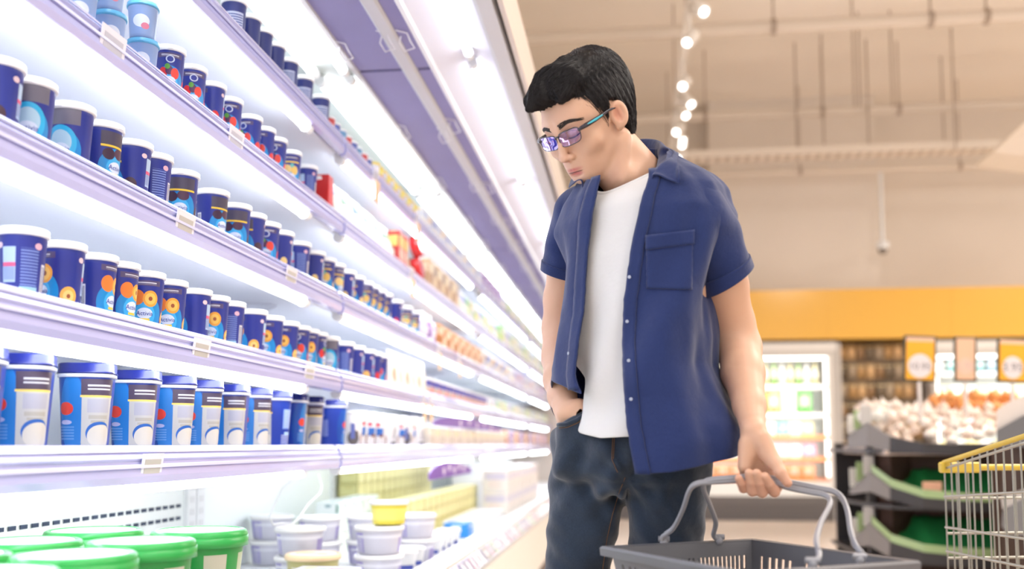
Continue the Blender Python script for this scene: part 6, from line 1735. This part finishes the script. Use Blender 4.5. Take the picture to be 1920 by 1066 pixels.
def cooler(ua, ub, label, rows, where, glass=False):
    x0 = at_y(ua, 832, FY).x; x1 = at_y(ub, 832, FY).x; zt_ = at_y(1500, 641, FY).z
    r = empty('upright_cooler', ((x0 + x1) / 2, FY + .35, 0), label, 'cooler', 'upright coolers on the far wall'); cx = (x0 + x1) / 2; hw = (x1 - x0) / 2
    z1 = at_y(1500, 668, FY).z; z0 = at_y(1500, 902, FY).z; zk = at_y(1500, 930, FY).z
    q = MB(); q.box(-hw, hw, -.35, .35, z1, zt_); q.box(-hw, -hw + .05, -.35, .35, 0, z1); q.box(hw - .07, hw, -.35, .35, 0, z1); q.build('cabinet_frame', M_FRAME, r)
    q = MB(); q.box(-hw, hw, -.36, -.35, zt_ - .10, zt_ - .02); q.box(hw - .10, hw - .07, -.36, -.1, zk, z1); q.build('frame_trim', M_FRL, r)
    q = MB(); q.box(-hw + .05, hw - .07, .3, .34, z0, z1); q.build('back_panel', M_IN, r)
    q = MB(); q.box(-hw + .05, hw - .07, -.35, .34, zk, z0); q.build('lower_panel', M_IN, r)
    q = MB(); q.box(-hw + .05, hw - .07, -.33, .34, 0, zk); 
    for k in range(4): q.box(-hw + .05, hw - .07, -.345, -.33, .03 + k * .05, .045 + k * .05)
    q.build('kick_grille', mat('kick_grille_grey', (.15, .135, .13), .6), r)
    q = MB(); q.box(-hw + .08, hw - .1, -.30, -.26, z1 - .03, z1); q.box(hw - .12, hw - .09, -.26, -.22, z0 + .05, z1 - .05); q.box(-hw + .06, -hw + .09, -.26, -.22, z0 + .05, z1 - .05); q.build('lamp', M_LED, r)
    al = area_light('cooler_lamp_and_fill', (cx, FY + .02, 1.35), hw * 1.8, 1.4, 15, (1, .97, .92), (math.radians(90), 0, 0)); al.parent = r; al.matrix_parent_inverse = Matrix.Translation(-r.location)  # hidden fill light added to brighten the cooler from its front
    nrow = 0
    for (v, strip_m, kind, cols, w_, h_) in rows:
        z = at_y(1500, v, FY - 0).z
        q = MB(); q.box(-hw + .06, hw - .08, -.26, .3, z - .02, z); q.box(-hw + .06, hw - .08, -.28, -.26, z - .04, z + .01, 1); q.box(-hw + .08, hw - .1, -.25, -.22, z - .032, z - .021, 2); q.build('shelf', [M_IN, strip_m, M_SHELF_FILL], r)
        x = x0 + .10 + w_ / 2; n = 0
        nv = 0
        while x + w_ / 2 < x1 - .13:
            if proj((x, FY, z))[0] > 1320:
                me = far_pack(kind, cols[(n * 5 + nrow) % len(cols)], w_, h_, .12)
                o = link('bottle' if kind == 'b' else 'carton', me); o.location = (x, FY + .35 - .20 + rg.uniform(0, .04), z + .001)
                tag(o, '%s on the %s shelf of the %s, %s from the left' % ('small bottle' if kind == 'b' else 'carton', ordw(nrow), where, ordw(nv)), 'bottle' if kind == 'b' else 'carton', 'goods in the ' + where); nv += 1
            x += w_ * 1.08 + .004; n += 1
        nrow += 1
    return r
G1, G2, YL, RD, WT, OR, BR, PK, TL = (.10, .42, .06), (.30, .55, .12), (.80, .72, .35), (.65, .08, .06), (.80, .80, .78), (.80, .35, .12), (.35, .14, .07), (.75, .25, .40), (.10, .45, .45)
cooler(proj((-.27, WY - .8, EYE))[0], 1573, 'lit open cooler with orange shelf strips on the far wall behind the man\'s arm',
       [(722, M_SHW, 'b', [YL, WT, G2], .085, .26), (775, M_SHW, 'c', [RD, G1, WT, OR, G1, YL], .16, .26), (817, M_SHO, 'c', [WT, YL, WT, TL], .13, .16), (858, M_SHO, 'c', [WT, PK, WT, (.5, .6, .75)], .14, .15), (898, M_SHO, 'c', [YL, BR, WT, PK, OR], .15, .15)], 'lit cooler')
cooler(1752, 2200, 'second lit cooler on the far wall behind the price signs', [(700, M_SHW, 'b', [WT, (.2, .5, .7), TL], .10, .18), (762, M_SHW, 'c', [WT, YL, WT], .13, .24), (800, M_SHW, 'b', [WT, PK, (.3, .3, .6), YL], .09, .18), (858, M_SHW, 'c', [WT, YL], .13, .2)], 'second cooler')
# milk shelf below: items standing on the lower edge
# packet wall between the coolers
px0, px1 = at_y(1578, 832, FY).x, at_y(1748, 832, FY).x
PW = empty('packet_rack', ((px0 + px1) / 2, FY + .3, 0), 'brown pegboard rack of hanging packets between the two coolers', 'rack'); hw = (px1 - px0) / 2
q = MB(); q.box(-hw, hw, .02, .08, .35, at_y(1600, 642, FY).z); q.build('pegboard', mat('pegboard_brown', (.30, .22, .15), .7), PW)
q = MB(); q.box(-hw, hw, -.28, .05, 0, .40); q.build('rack_base', mat('maroon_base', (.06, .03, .035), .5), PW)
q = MB(); q.box(-hw, hw, -.30, -.28, .40, .46); q.build('base_strip', mat('violet_strip', (.30, .20, .42), .5), PW)
q = MB(); q.box(-hw - .02, -hw + .02, -.30, .08, 0, at_y(1600, 642, FY).z); q.build('side_post', M_FRAME, PW)
BAGC = [(.18, .10, .04), (.30, .17, .06), (.10, .07, .04), (.42, .26, .12), (.24, .18, .12)]
def bag_mesh(c_):
    m_ = label_mat('snack_bag', c_, [('ell', .5, .5, .3, .2, tuple(min(1, x * 1.7) for x in c_)), ('rect', .5, .82, .4, .06, (.5, .38, .2))])
    q = MB(); P = []
    for j in range(8):
        t = j / 7; th = .028 * math.sin(math.pi * min(max(t, .03), .97)); P.append([(.055 * math.copysign(abs(math.cos(a)) ** .6, math.cos(a)), math.sin(a) * th, .19 * t) for a in [2 * math.pi * i / 14 for i in range(14)]])
    q.grid(P, close=True); q.uv = [[(q.v[i][0] / .11 + .5, q.v[i][2] / .19) for i in f] for f in q.f]; return q.mesh('snack_bag', m_)
BGM = [bag_mesh(c_) for c_ in BAGC]
for r_ in range(7):
    for c_ in range(9):
        x = px0 + .09 + (px1 - px0 - .16) * c_ / 8; z = .50 + r_ * .232
        o = link('snack_bag', BGM[(r_ * 3 + c_ * 2 + r_ // 2) % 5]); o.location = (x, FY + .28 - rg.uniform(0, .03), z)
        tag(o, 'brown snack packet hanging on the rack, %s row up, %s from the left' % (ordw(r_), ordw(c_)), 'packet', 'snack packets on the rack')
